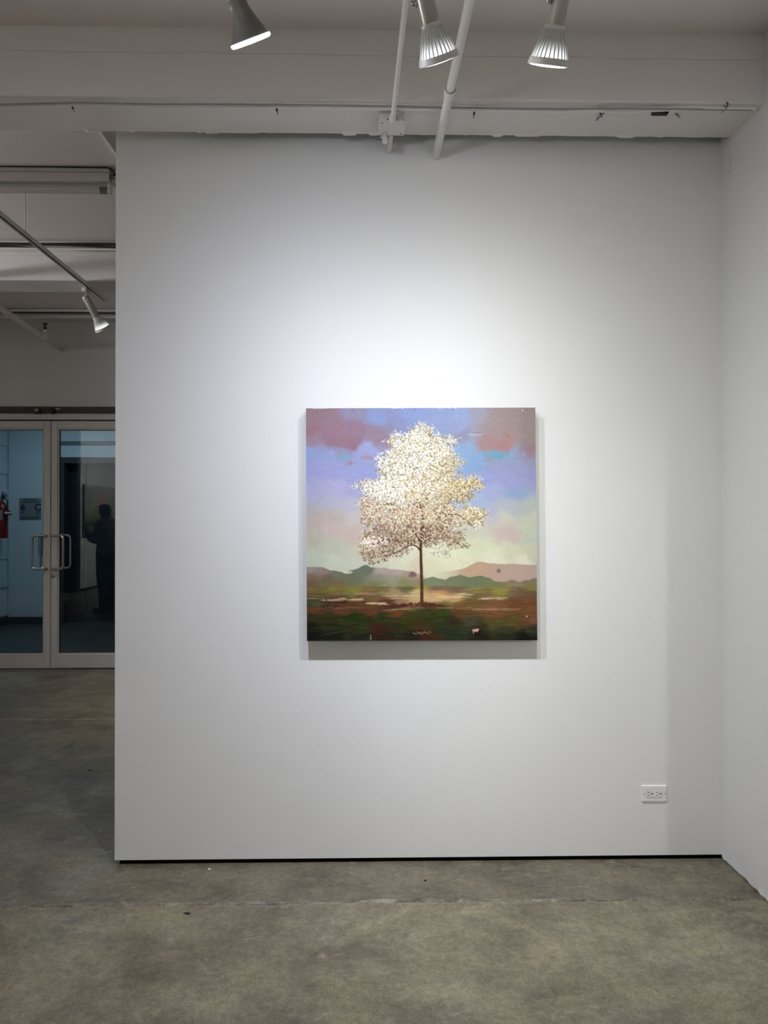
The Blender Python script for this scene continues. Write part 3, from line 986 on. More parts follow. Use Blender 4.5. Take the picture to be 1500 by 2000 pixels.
    # under-painting: dark and ochre dabs
    for ci, (cx, cy, rx, ry, kd) in enumerate(CL):
        n = int(rx * ry * 0.20)
        for _ in range(n):
            a, q = r.uniform(0, 2 * PI), math.sqrt(r.random()) * r.uniform(0.80, 1.04)
            q *= lobe(a, ci)
            px, py = cx + math.cos(a) * q * rx, cy + math.sin(a) * q * ry
            low = 0.5 + 0.5 * math.sin(a) * q
            if kd <= 1:
                col = [(196, 176, 128), (150, 134, 92), (204, 190, 150), (116, 104, 76)][r.integers(4)]
            elif kd == 2:
                col = [(186, 156, 112), (150, 118, 82), (112, 82, 56), (196, 172, 140)][r.integers(4)]
            else:
                col = [(132, 96, 76), (108, 72, 54), (150, 118, 96), (92, 62, 44)][r.integers(4)]
            stroke(px, py, r.uniform(1.4, 3.2), r.uniform(0.8, 1.7), r.uniform(0, PI), np.array(col) * (1.08 - 0.22 * low), 0.7 if kd < 3 else 0.55)
    limb([(822, 1180), (822, 1140), (821, 1100), (820.5, 1070), (821, 1050), (822, 1030)], 3.0, 2.0, (86, 50, 30), (176, 134, 96))
    limb([(820, 1076), (814, 1068), (806, 1064), (797, 1066), (782, 1074), (770, 1080), (752, 1086)], 1.4, 0.7, BR)
    limb([(821, 1060), (812, 1046), (806, 1036), (796, 1024)], 1.2, 0.6, BR)
    limb([(822, 1050), (826, 1030), (824, 1005), (818, 975)], 1.6, 0.6, BR)
    limb([(823, 1046), (838, 1030), (850, 1018), (862, 1008), (880, 1004)], 1.3, 0.6, BR)
    limb([(850, 1018), (862, 1000), (872, 984), (888, 968)], 0.9, 0.5, (104, 78, 60))
    limb([(868, 1006), (890, 1004), (905, 1012), (918, 1024), (926, 1032)], 0.8, 0.5, BR)
    limb([(823, 1062), (834, 1054), (846, 1050), (862, 1052)], 1.0, 0.5, BR)
    limb([(822, 1068), (845, 1070), (856, 1072)], 0.5, 0.4, (150, 126, 100))
    for cx, cy in ((862, 1068), (850, 1080), (872, 1084), (866, 1078)):
        for _ in range(14):
            stroke(cx + r.normal(0, 4), cy + r.normal(0, 3), r.uniform(1.0, 2.2), 0.8, r.uniform(-0.3, 0.7), (r.uniform(120, 150), r.uniform(115, 140), r.uniform(120, 150)), 0.7)
    # blossom
    for ci, (cx, cy, rx, ry, kd) in enumerate(CL):
        n = int(rx * ry * (0.40, 0.34, 0.27, 0.17, 0.15, 0.2)[kd])
        for _ in range(n):
            a, q = r.uniform(0, 2 * PI), math.sqrt(r.random()) * r.uniform(0.8, 1.08)
            q *= lobe(a, ci)
            px, py = cx + math.cos(a) * q * rx, cy + math.sin(a) * q * ry * 0.97 - 1.5
            low = 0.5 + 0.5 * math.sin(a) * q
            t = r.random()
            if kd == 0:
                col = (250, 248, 240) if t < 0.40 else (226, 236, 238) if t < 0.54 else (236, 222, 184) if t < 0.76 else (196, 176, 128) if t < 0.88 else (128, 114, 80)
            elif kd == 1:
                col = (250, 244, 226) if t < 0.30 else (240, 222, 180) if t < 0.60 else (212, 184, 130) if t < 0.82 else (124, 102, 68)
            elif kd == 2:
                col = (248, 242, 230) if t < 0.40 else (238, 222, 198) if t < 0.66 else (216, 190, 148) if t < 0.84 else (122, 88, 60)
            elif kd == 3:
                col = (244, 232, 214) if t < 0.30 else (222, 202, 178) if t < 0.55 else (150, 112, 88) if t < 0.78 else (100, 62, 46)
            elif kd == 4:
                col = (232, 210, 196) if t < 0.30 else (206, 176, 156) if t < 0.55 else (150, 104, 84) if t < 0.78 else (104, 70, 52)
            else:
                col = (150, 140, 96) if t < 0.6 else (112, 104, 66)
            if low > 0.72 and r.random() < 0.45:
                col = np.array(col) * 0.74
            stroke(px, py, r.uniform(0.9, 2.1), r.uniform(0.7, 1.3), r.uniform(0, PI), np.array(col) + r.normal(0, 5, 3), 0.92)
    # stray petals at the rim and heavy white touches
    for cx, cy, rx, ry, kd in CL[:16]:
        for _ in range(14):
            a = r.uniform(PI, 2 * PI) if kd == 0 else r.uniform(0, 2 * PI)
            q = r.uniform(1.0, 1.22)
            stroke(cx + math.cos(a) * q * rx, cy + math.sin(a) * q * ry, r.uniform(0.9, 1.7), 0.8, r.uniform(0, PI), (246, 246, 240) if r.random() < 0.75 else (150, 136, 104), 0.85)
    for cx, cy, rx, ry, n in ((800, 862, 40, 18, 60), (790, 900, 60, 26, 140), (855, 890, 26, 22, 60), (750, 955, 46, 16, 90), (780, 960, 50, 30, 90), (735, 1056, 22, 12, 70), (835, 940, 40, 26, 70), (925, 1002, 20, 10, 26), (930, 1026, 8, 10, 16), (715, 1060, 12, 10, 24)):
        for _ in range(int(n * (1.8 if rx > 25 else 0.7))):
            a, q = r.uniform(0, 2 * PI), math.sqrt(r.random())
            stroke(cx + math.cos(a) * q * rx, cy + math.sin(a) * q * ry, r.uniform(1.0, 2.2), r.uniform(0.8, 1.5), r.uniform(0, PI), (252, 251, 246), 0.95)
    # nails and nicks along the top edge
    for px in (633, 690, 775, 812, 886, 954, 1031):
        stroke(px, 801, 1.1, 1.1, 0, (70, 66, 72), 0.9)
    for a, c in ((610, 640), (765, 795), (855, 895)):
        for _ in range(12):
            stroke(r.uniform(a, c), 797.4, r.uniform(0.8, 2.4), 0.9, 0, (240, 240, 236), 0.9)
    stroke(1022, 803, 1.6, 1.2, 0, (236, 232, 228), 0.95)
    # canvas weave and dry brush
    img *= (1 + 0.035 * vnoise(3, 71, 2) * 2 + 0.02 * vnoise(90, 72, 3))[..., None]
    img = np.clip(img, 0, 255)
    small = img.reshape(H, S, W, S, 3).mean(axis=(1, 3)) / 255.0
    lin = np.where(small <= 0.04045, small / 12.92, ((small + 0.055) / 1.055) ** 2.4)
    return lin


def canvas_mesh(lin, tl, tr, br, bl, gain):
    H, W = lin.shape[:2]
    u = (np.arange(W) / (W - 1))[None, :, None]
    v = (np.arange(H) / (H - 1))[:, None, None]
    co = (np.array(tl) * (1 - u) + np.array(tr) * u) * (1 - v) + (np.array(bl) * (1 - u) + np.array(br) * u) * v
    lum = lin.mean(axis=2)
    co[..., 1] -= 0.0009 * (lum - lum.mean())           # paint stands a little thicker where the dabs are
    idx = np.arange(H * W).reshape(H, W)
    quads = np.stack([idx[:-1, :-1], idx[1:, :-1], idx[1:, 1:], idx[:-1, 1:]], axis=-1).reshape(-1, 4)
    me = bpy.data.meshes.new('painted_surface')
    nf = len(quads)
    me.vertices.add(H * W)
    me.vertices.foreach_set('co', co.reshape(-1).astype(np.float32))
    me.loops.add(nf * 4)
    me.loops.foreach_set('vertex_index', quads.reshape(-1).astype(np.int32))
    me.polygons.add(nf)
    me.polygons.foreach_set('loop_start', np.arange(0, nf * 4, 4, dtype=np.int32))
    me.update(calc_edges=True)
    at = me.color_attributes.new('paint', 'FLOAT_COLOR', 'POINT')
    rgba = np.ones((H * W, 4), np.float32)
    body = lin.reshape(-1, 3)
    chalk = np.clip((body.min(axis=1, keepdims=True) - 0.55) / 0.35, 0, 1)      # titanium white is the brightest paint
    rgba[:, :3] = np.clip(body * gain * (1 + 0.22 * chalk), 0, 0.9)
    at.data.foreach_set('color', rgba.reshape(-1))
    return me


m, nt, b = nodes_of('oil_paint')
an = nt.nodes.new('ShaderNodeAttribute')
an.attribute_name = 'paint'
nt.links.new(an.outputs['Color'], b.inputs['Base Color'])
b.inputs['Roughness'].default_value = 0.6
b.inputs['Specular IOR Level'].default_value = 0.12
PAINT_GAIN = np.array((0.78, 0.765, 0.73), np.float32)
pt = thing('painting', 'unframed square canvas of a white blossoming tree on the white partition', 'painting', ((q_bl.x + q_br.x) / 2, WY, q_bl.z))
off = pt.location


def rel(v):
    return v - off


me = canvas_mesh(paint_canvas(), rel(q_tl), rel(q_tr), rel(q_br), rel(q_bl), PAINT_GAIN)
me.materials.append(MATS['oil_paint'])
o = bpy.data.objects.new('painted_surface', me)
C.objects.link(o)
o.parent = pt
bm = bmesh.new()
fr = [rel(p) + Vector((0, 0.0022, 0)) for p in (q_tl, q_tr, q_br, q_bl)]
bk = [Vector((p.x, -0.001, p.z)) for p in fr]
fv = [bm.verts.new(p) for p in fr]
bv = [bm.verts.new(p) for p in bk]
bm.faces.new(fv)
bm.faces.new(list(reversed(bv)))
for i in range(4):
    j = (i + 1) % 4
    bm.faces.new((fv[i], bv[i], bv[j], fv[j]))
obj('stretcher', bm, 'canvas_edge', pt)['label'] = 'painted canvas edge wrapped over the stretcher'

# ------------------------------------------------------------------ wall outlet
oc = on_y(1277, 1549, WY)
outl = thing('wall_outlet', 'white duplex wall outlet turned sideways, low on the partition', 'outlet', (oc.x, WY, oc.z))
bm = bmesh.new()
box(bm, -0.0575, 0.0575, -0.0065, 0.001, -0.0365, 0.0365)
for v in bm.verts:
    if v.co.y < -0.003:
        v.co.x *= 0.955
        v.co.z *= 0.93
bevel(bm, 0.0012, 2)
obj('cover_plate', bm, 'plastic_white', outl)
bm = bmesh.new()
box(bm, -0.034, 0.034, -0.0082, -0.004, -0.0168, 0.0168)
bevel(bm, 0.0008, 1)
rc = obj('receptacle', bm, 'plastic_white', outl)
bm = bmesh.new()
for bx in ((-0.0352, -0.0341), (0.0341, 0.0352)):
    box(bm, bx[0], bx[1], -0.0068, -0.0062, -0.018, 0.018)
for bz in ((-0.018, -0.0169), (0.0169, 0.018)):
    box(bm, -0.0341, 0.0341, -0.0068, -0.0062, bz[0], bz[1])
obj('plate_gap', bm, 'label_grey', rc)
for sx in (-0.0245, 0.013):
    for sz, ln in ((0.0068, 0.0042), (-0.0068, 0.0048)):
        obj('slot', bbox(sx - ln, sx + ln, -0.0086, -0.0080, sz - 0.0012, sz + 0.0012), 'slot_black', rc)
    bm = bmesh.new()
    lathe(bm, [(0.0034, 0), (0.0034, 0.0004)], 14, mat=Matrix.Translation((sx + 0.0135, -0.0082, 0)) @ Matrix.Rotation(PI / 2, 4, 'X'))
    obj('ground_hole', bm, 'slot_black', rc)
for sx in (-0.0475, 0.0475):
    bm = bmesh.new()
    lathe(bm, [(0.0028, 0), (0.0026, 0.0008), (0.0008, 0.001)], 14, mat=Matrix.Translation((sx, -0.0064, -0.001)) @ Matrix.Rotation(PI / 2, 4, 'X'))
    sc = obj('screw', bm, 'steel', outl)
    obj('screw_slot', bbox(sx - 0.0022, sx + 0.0022, -0.0076, -0.0073, -0.0016, -0.0004), 'slot_black', sc)

# ------------------------------------------------------------------ pipes, box and cables under the beam
th = thing('conduit', 'long thin white conduit ending at the junction box', 'conduit', (0.09, WY, 3.157))
cz = 3.160
pw = on_y(760, 297, WY)
pn = on_z(793, 0, pw.z + 0.005)
dirv = (pn - pw).normalized()
far = pw + dirv * (pw.y - BACKY) / (-dirv.y)
bm = bmesh.new()
at_y = lambda yv: pw + dirv * ((pw.y - yv) / (-dirv.y)) - th.location
tube(bm, [pw + Vector((0, 0.002, 0)), at_y(3.047) + th.location], 0.0098, 14)
tag(obj('conduit', bm, 'pipe_white', None, True), 'short white conduit stub between the junction box and the partition', 'conduit')
bm = bmesh.new()
tube(bm, [at_y(2.931), pn - th.location, far - th.location], 0.0098, 14)
obj('pipe', bm, 'pipe_white', th, True)
bm = bmesh.new()
pc = pw + dirv * ((pw.y - 2.918) / (-dirv.y))
q = dirv.to_track_quat('Z', 'Y').to_matrix().to_4x4()
lathe(bm, [(0.010, -0.012), (0.0150, -0.012), (0.0150, 0.0), (0.0128, 0.004), (0.0128, 0.018), (0.010, 0.020)], 18, mat=Matrix.Translation(pc - th.location) @ q)
obj('connector', bm, 'pipe_white', th, True)

bp_ = thing('water_pipe', 'thick white pipe with a bell coupling entering the partition', 'pipe', (0.29, WY, 3.13))
pw = on_y(851, 306, WY)
pn = on_z(918, 0, pw.z)
dirv = (pn - pw).normalized()
far = pw + dirv * (pw.y - BACKY) / (-dirv.y)
cp = pw + dirv * ((pw.y - 2.705) / (-dirv.y))
bm = bmesh.new()
tube(bm, [pw - bp_.location + Vector((0, 0.02, 0)), cp - bp_.location], 0.0172, 18)
obj('pipe', bm, 'pipe_white', bp_, True)
bm = bmesh.new()
tube(bm, [cp - bp_.location, pn - bp_.location, far - bp_.location], 0.0160, 18)
obj('pipe', bm, 'pipe_white', bp_, True)
bm = bmesh.new()
q = dirv.to_track_quat('Z', 'Y').to_matrix().to_4x4()
lathe(bm, [(0.0172, -0.035), (0.0200, -0.022), (0.0215, 0.004), (0.0228, 0.018), (0.0225, 0.024), (0.0182, 0.024), (0.0182, 0.0), (0.0160, 0.0)], 24, (False, False), Matrix.Translation(cp - bp_.location) @ q)
obj('coupling', bm, 'pipe_white', bp_, True)
bm = bmesh.new()
lathe(bm, [(0.0165, 0.0205), (0.0181, 0.0205)], 24, (False, False), Matrix.Translation(cp - bp_.location) @ q)
obj('joint_gap', bm, 'slot_black', bp_)

jb0, jb1 = on_z(740.5, 217, SOFFIT), on_z(790.5, 217, SOFFIT)
jx0, jx1, jy0 = jb0.x, jb1.x, 2.935
jy1 = 3.042
jb = thing('junction_box', 'square white junction box fixed under the beam above the painting', 'junction box', ((jx0 + jx1) / 2, (jy0 + jy1) / 2, SOFFIT))
hx, hy = (jx1 - jx0) / 2, (jy1 - jy0) / 2
bm = bmesh.new()
box(bm, -hx, hx, -hy, hy, -0.034, 0.004)
bevel(bm, 0.002, 2)
bd = obj('box_body', bm, 'pipe_white', jb)
bm = bmesh.new()
box(bm, -hx - 0.002, hx + 0.002, -hy - 0.002, hy + 0.002, -0.0375, -0.034)
bevel(bm, 0.0015, 1)
cv = obj('box_cover', bm, 'pipe_white', jb)
for sx, sy in ((-hx + 0.012, -hy + 0.010), (hx - 0.012, hy - 0.012)):
    o = obj('cover_slot', bbox(-0.0065, 0.0065, -0.0014, 0.0014, -0.0382, -0.0374), 'slot_black', cv)
    o.location = (sx, sy, 0)
    o.rotation_euler = (0, 0, 0.6)
for sx, sz in ((-0.017, -0.028), (0.019, -0.028), (0.046, -0.030)):
    bm = bmesh.new()
    lathe(bm, [(0.0028, 0), (0.0028, 0.001)], 12, mat=Matrix.Translation((sx, -hy + 0.0002, sz)) @ Matrix.Rotation(PI / 2, 4, 'X'))
    obj('screw_hole', bm, 'slot_black', bd)
bm = bmesh.new()
lathe(bm, [(0.008, 0.0), (0.0105, -0.004), (0.0105, -0.014), (0.0085, -0.018), (0.012, -0.022), (0.0135, -0.036), (0.011, -0.046), (0.004, -0.050)], 16, mat=Matrix.Translation((-hx + 0.026, hy - 0.006, -0.036)) @ Matrix.Rotation(-0.35, 4, 'X'))
cl = obj('cable_clamp', bm, 'pipe_white', jb, True)
bm = bmesh.new()
tube(bm, [(-hx + 0.020, hy - 0.008, -0.050), (-hx + 0.006, hy - 0.008, -0.050)], 0.0035, 8)
obj('clamp_screw', bm, 'pipe_white', cl, True)

cab_y = [[(-40, 207), (60, 204.5), (141, 202.5), (210, 204), (300, 206.5), (420, 207.5), (540, 207), (640, 208), (740, 210), (840, 212), (927, 213), (1020, 214.5), (1100, 215.5), (1172, 214), (1195, 212), (1290, 212.5), (1340, 211.5), (1380, 208.5), (1418, 204), (1450, 200.5), (1487, 198)],
         [(-40, 208.5), (60, 207), (141, 204.5), (210, 206.5), (300, 209), (420, 210), (540, 208.5), (640, 211), (740, 212.5), (840, 214), (927, 215.5), (1020, 216.5), (1100, 217.5), (1172, 217.5), (1230, 218), (1290, 216), (1340, 213.5), (1380, 211), (1418, 206.5), (1450, 203), (1487, 200)],
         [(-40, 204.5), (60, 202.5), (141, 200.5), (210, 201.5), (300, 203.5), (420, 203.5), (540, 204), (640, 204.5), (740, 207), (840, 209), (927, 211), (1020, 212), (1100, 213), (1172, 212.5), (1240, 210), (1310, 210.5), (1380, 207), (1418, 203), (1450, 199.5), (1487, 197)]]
for k, pts in enumerate(cab_y):
    bm = bmesh.new()
    zz = SOFFIT - 0.014 - 0.003 * k
    p3 = [on_z(x, y, zz) for x, y in pts]
    p3 = [Vector((LEFTX + 0.1, p3[0].y, zz))] + p3
    p3 = [Vector((min(p.x, RX - 0.006), max(p.y, BF + 0.012), p.z)) for p in p3]
    sm = []
    for i in range(len(p3) - 1):
        for t in (0, 0.25, 0.5, 0.75):
            sm.append(p3[i].lerp(p3[i + 1], t))
    sm.append(p3[-1])
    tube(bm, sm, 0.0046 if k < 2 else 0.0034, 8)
    if k < 2:
        tag(obj('ceiling_cable', bm, 'cable_white', None, True), 'white cable strung along the underside of the beam above the painting', 'cable', 'white cables under the beam')
    else:
        tag(obj('ceiling_cable', bm, 'cable_shadow_grey', None, True), 'thin cable greyed as the shadow line behind the white cables under the beam', 'cable')  # grey colour draws the dark shadow line behind the white cables
for px, py, tilt, wh in ((141, 204, 0.2, 'under its own white screw hook, out past the partition end'), (540, 209, 0.0, 'between the partition end and the junction box'),
                         (927, 216, 0.05, 'next to the thick pipe'), (1172, 216, -0.5, 'by the grey wire end'), (1418, 206, 0.1, 'in the corner at the side wall')):
    p = on_z(px, py, SOFFIT - 0.008)
    t = thing('cable_tie', 'black cable tie ' + wh, 'cable tie', (p.x, p.y, SOFFIT), (0, 0, tilt), 'cable ties under the beam')
    bm = bmesh.new()
    pts = [(0, 0.013 * math.cos(a), -0.008 + 0.0095 * math.sin(a)) for a in [2 * PI * i / 16 for i in range(17)]]
    tube(bm, pts, 0.0021, 6)
    obj('loop', bm, 'cable_black', t, True)
    bm = bmesh.new()
    box(bm, -0.0038, 0.0038, 0.008, 0.017, -0.018, -0.010)
    bevel(bm, 0.001, 1)
    obj('tie_head', bm, 'cable_black', t)
    bm = bmesh.new()
    tube(bm, [(0, 0.014, -0.015), (0.001, 0.024, -0.019), (0.002, 0.032, -0.020)], 0.0016, 6)
    obj('tie_tail', bm, 'cable_black', t, True)
p = on_z(1288, 218.5, SOFFIT)
bm = bmesh.new()
box(bm, -0.034, 0.034, -0.011, 0.010, -0.012, 0.001)
for v in bm.verts:
    v.co.x += 0.004 * random.uniform(-1, 1)
    v.co.y += 0.002 * random.uniform(-1, 1)
bevel(bm, 0.003, 2)
o = tag(obj('cable_splice', bm, 'cable_black'), 'short black sleeve beside the white cables under the beam', 'cable splice')
o.location = p
for px, py, nm in ((1193, 211, 0), (143, 199, 1)):
    p = on_z(px, py, SOFFIT)
    bm = bmesh.new()
    lathe(bm, [(0.010, 0.001), (0.0105, -0.010), (0.008, -0.016), (0.002, -0.018)], 14)
    tag(obj('cable_hook', bm, 'plastic_white', None, True), ('white screw hook beside the black sleeve', 'white screw hook by the cable tie far from the right wall')[nm], 'hook').location = p
for k, (a, c) in enumerate((((1165, 235), (1181, 220)), ((1319, 222), (1326, 229)))):
    bm = bmesh.new()
    tube(bm, [on_z(a[0], a[1], SOFFIT - 0.004), on_z((a[0] + c[0]) / 2, (a[1] + c[1]) / 2 - 1, SOFFIT - 0.008), on_z(c[0], c[1], SOFFIT - 0.004)], 0.0026, 6)
    tag(obj('loose_wire', bm, 'label_grey', None, True), ('grey wire end left of the black sleeve under the beam', 'short grey wire end right of the black sleeve')[k], 'wire')

# ------------------------------------------------------------------ track spotlights
LENS_R = 0.058
bm = bmesh.new()
lathe(bm, [(0.0215, 0.106), (0.0255, 0.100), (0.0268, 0.088), (0.0275, 0.080), (0.036, 0.056), (0.047, 0.030), (0.0565, 0.006), (0.0585, 0.004)], 40, (True, False))
ME_SMOOTH = mesh_of('reflector', bm, 'lamp_grey', True)
bm = bmesh.new()
lathe(bm, [(0.0590, 0.0055), (0.0606, 0.0040), (0.0606, -0.0015), (0.0560, -0.0050), (0.040, -0.0062), (0.0, -0.0068)], 40, (False, False))
ME_LENS_FULL = mesh_of('lens', bm, 'lens_cool', True)
bm = bmesh.new()
lathe(bm, [(0.028, 0.084), (0.036, 0.062), (0.0455, 0.036), (0.0525, 0.012)], 48, (True, False))
ME_BULB = mesh_of('bulb', bm, 'bulb_glass', True)
bm = bmesh.new()
NF = 26
for i in range(NF):
    a = 2 * PI * i / NF
    prof = [(0.026, 0.0285, 0.086), (0.034, 0.0385, 0.062), (0.0435, 0.0480, 0.036), (0.0505, 0.0560, 0.011)]
    hw = (0.0011, 0.0014, 0.0016, 0.0017)
    ca, sa = math.cos(a), math.sin(a)
    rows = []
    for (ri, ro, z), t in zip(prof, hw):
        rows.append([bm.verts.new((r * ca - s * sa, r * sa + s * ca, z)) for r, s in ((ri, -t), (ro, -t), (ro, t), (ri, t))])
    for p0, p1 in zip(rows, rows[1:]):
        for k in range(3):
            bm.faces.new((p0[k], p0[k + 1], p1[k + 1], p1[k]))
ME_FINS = mesh_of('fins', bm, 'lamp_white')
bm = bmesh.new()
lathe(bm, [(0.0490, 0.013), (0.0572, 0.013), (0.0600, 0.0), (0.0605, -0.004), (0.0585, -0.0055), (0.0555, -0.004), (0.053, 0.004)], 48, (False, False))
ME_RIM = mesh_of('rim', bm, 'lamp_white', True)
bm = bmesh.new()
lathe(bm, [(0.0265, 0.083), (0.0300, 0.084), (0.0295, 0.092), (0.0270, 0.094)], 40, (False, False))
ME_COLLAR = mesh_of('collar', bm, 'lamp_white', True)
bm = bmesh.new()
lathe(bm, [(0.0555, -0.002), (0.050, -0.0065), (0.030, -0.0085), (0.0, -0.0095)], 40, (False, False))
ME_LENS = mesh_of('lens', bm, 'lens_warm', True)
bm = bmesh.new()
lathe(bm, [(0.0235, 0.092), (0.0250, 0.092), (0.0250, 0.245), (0.022, 0.252), (0.008, 0.254)], 28, (True, True))
ME_HOLDER = mesh_of('lamp_holder', bm, 'holder_grey', True)
bm = bmesh.new()
lathe(bm, [(0.0205, 0.124), (0.0222, 0.124), (0.0245, 0.134), (0.0245, 0.245), (0.022, 0.252), (0.008, 0.254)], 28, (True, True))
ME_HOLDER_SHORT = mesh_of('lamp_holder', bm, 'holder_grey', True)
bm = bmesh.new()
lathe(bm, [(0.0190, 0.100), (0.0196, 0.100), (0.0196, 0.126), (0.0190, 0.126)], 28, (True, True))
ME_NECK = mesh_of('neck', bm, 'steel', True)
bm = bmesh.new()
lathe(bm, [(0.004, 0.0), (0.004, 0.010), (0.0085, 0.011), (0.0085, 0.016), (0.005, 0.018)], 12, mat=Matrix.Translation((-0.024, -0.004, 0.150)) @ Matrix.Rotation(-PI / 2, 4, 'Y'))
box(bm, -0.030, -0.024, -0.006, 0.006, 0.140, 0.185)
ME_KNOB = mesh_of('tilt_knob', bm, 'steel')
bm = bmesh.new()
box(bm, -0.045, 0.045, -0.017, 0.017, -0.030, 0.0)
bevel(bm, 0.004, 2)
ME_ADAPTER = mesh_of('track_adapter', bm, 'lamp_white')


def flood_profile(ld, fall):
    """Beam of a flood bulb: brightest on the axis, dying away with the angle from it."""
    ld.use_nodes = True
    nt = ld.node_tree
    em = nt.nodes['Emission']
    tc = nt.nodes.new('ShaderNodeTexCoord')
    sp = nt.nodes.new('ShaderNodeSeparateXYZ')
    nt.links.new(tc.outputs['Normal'], sp.inputs[0])
    last = sp.outputs['Z']
    for op, val in (('ABSOLUTE', None), ('ARCCOSINE', None), ('DIVIDE', math.radians(fall)), ('POWER', 1.3), ('MULTIPLY', -1.0), ('EXPONENT', None)):
        n = nt.nodes.new('ShaderNodeMath')
        n.operation = op
        nt.links.new(last, n.inputs[0])
        if val is not None:
            n.inputs[1].default_value = val
        last = n.outputs[0]
    nt.links.new(last, em.inputs['Strength'])


def spotlight(label, pos, aim, spec, kind, track_z, group=None, stem_dx=0.0, beam=None, turn=0.0):
    """Track head: lens centre at pos, pointing at aim, hung from the track above it."""
    pos, aim = Vector(pos), Vector(aim)
    d = (aim - pos).normalized()
    qv = d.to_track_quat('-Z', 'Y')
    top = pos - d * 0.235
    root = thing('track_spotlight', label, 'spotlight', (top.x + stem_dx, top.y, track_z), group=group)
    M = Matrix.LocRotScale(pos - root.location, qv, None)

    def put(nm, me):
        o = bpy.data.objects.new(nm, me)
        C.objects.link(o)
        o.parent = root
        o.matrix_local = M
        return o
    put('lamp_holder', ME_HOLDER_SHORT if kind == 'smooth' else ME_HOLDER)
    put('tilt_knob', ME_KNOB)
    if kind == 'smooth':
        put('reflector', ME_SMOOTH)
        put('neck', ME_NECK)
        put('lens', ME_LENS_FULL)['label'] = 'glowing white lens'
    else:
        put('bulb', ME_BULB)['label'] = 'glowing fluted glass bulb'
        put('fins', ME_FINS)
        put('rim', ME_RIM)
        put('collar', ME_COLLAR)
        put('lens', ME_LENS)['label'] = 'glowing white lens'
    bm = bmesh.new()
    zt_ = (top.z - track_z) + 0.012
    tube(bm, [(0, 0, -0.02), (0, 0, zt_ * 0.35), (-stem_dx, 0, zt_ * 0.75), (-stem_dx, 0, zt_)], 0.006, 8)
    obj('stem', bm, 'holder_grey', root, True)
    obj('track_adapter', ME_ADAPTER, None, root).rotation_euler.z = turn
    ld = bpy.data.lights.new('lamp_light', 'SPOT')
    ld.energy = spec['power']
    ld.color = spec['col']
    ld.spot_size = math.radians(spec.get('size', 172))
    ld.spot_blend = spec.get('blend', 0.15)
    if 'fall' in spec:
        flood_profile(ld, spec['fall'])
    ld.shadow_soft_size = spec.get('soft', 0.018)
    lo = bpy.data.objects.new('lamp_light', ld)
    C.objects.link(lo)
    lo.parent = root
    lo.matrix_local = M @ Matrix.Translation((0, 0, -0.02))
    if beam is not None:      # centre of the flood's beam, a little below the axis of its shell
        lo.matrix_local = Matrix.LocRotScale((M @ Matrix.Translation((0, 0, -0.02))).translation, (Vector(beam) - pos).normalized().to_track_quat('-Z', 'Y'), None)
    return root


def track(label, a, c, hangers=(), group=None):
    a, c = Vector(a), Vector(c)
    t = thing('track_rail', label, 'track rail', a, group=group)
    d = c - a
    al = d.y if abs(d.y) > abs(d.x) else d.x
    bm = bmesh.new()
    along_y = abs(d.y) > abs(d.x)
    for (u0, u1, z0, z1) in ((-0.0175, 0.0175, 0.016, 0.020), (-0.0175, -0.0135, 0.0, 0.016), (0.0135, 0.0175, 0.0, 0.016), (-0.0135, -0.008, 0.0, 0.003), (0.008, 0.0135, 0.0, 0.003)):
        if along_y:
            box(bm, u0, u1, min(0, al), max(0, al), z0, z1)
        else:
            box(bm, min(0, al), max(0, al), u0, u1, z0, z1)
    obj('rail_body', bm, 'lamp_white', t)
    bm = bmesh.new()
    if along_y:
        box(bm, -0.0085, 0.0085, min(0, al) + 0.01, max(0, al) - 0.01, 0.0101, 0.0159)
    else:
        box(bm, min(0, al) + 0.01, max(0, al) - 0.01, -0.0085, 0.0085, 0.0101, 0.0159)
    obj('rail_slot', bm, 'slot_black', t)
    for s in hangers:
        p = (0, s, 0) if along_y else (s, 0, 0)
        bm = bmesh.new()
        tube(bm, [Vector(p) + Vector((0, 0, 0.018)), Vector((p[0], p[1], SLAB - a.z + 0.005))], 0.004, 8)
        obj('hanger_rod', bm, 'pipe_white', t, True)
    return t


LY = 2.09
pl = on_y(490, 80, LY)
pm = on_y(857, 116, LY + 0.02)
pr = on_y(1071, 124, LY)
track('white track rail over the three spotlights in front of the partition', (-3.2, 1.975, 3.215), (1.45, 1.975, 3.215), (0.4, 1.6, 2.9, 4.2))
spotlight('grey smooth-backed spotlight aimed at the painting', pl, (0.26, WY, 1.40), LAMPS['left'], 'smooth', 3.215, beam=(0.10, WY, 0.55))
spotlight('white finned spotlight beside the thick pipe, turned away from its neighbours', pm, (0.80, WY, 1.35), LAMPS['mid'], 'fin', 3.215, stem_dx=0.09, beam=(0.80, WY, 0.50))
spotlight('white finned spotlight with its bright lens showing, nearest the right wall', pr, (0.34, WY, 1.12), LAMPS['right'], 'fin', 3.215, beam=(0.36, WY, 0.45))

# far bay: track along the depth with one head
TZ = 3.172
t_end = on_z(207, 590, TZ)
tx = t_end.x
hz = on_z(63, 462, TZ).y
track('white track rail on rods leading to the glass doors', (tx, t_end.y, TZ), (tx, -1.0, TZ), (hz - t_end.y, hz - t_end.y - 2.0, hz - t_end.y - 4.0))
bx_ = on_y(201, 642, 5.32)
spotlight('small white finned spotlight at the end of the rail before the glass doors', bx_, bx_ + Vector((0.55, 0.85, -1.35)), LAMPS['far'], 'fin', TZ, turn=PI / 2)

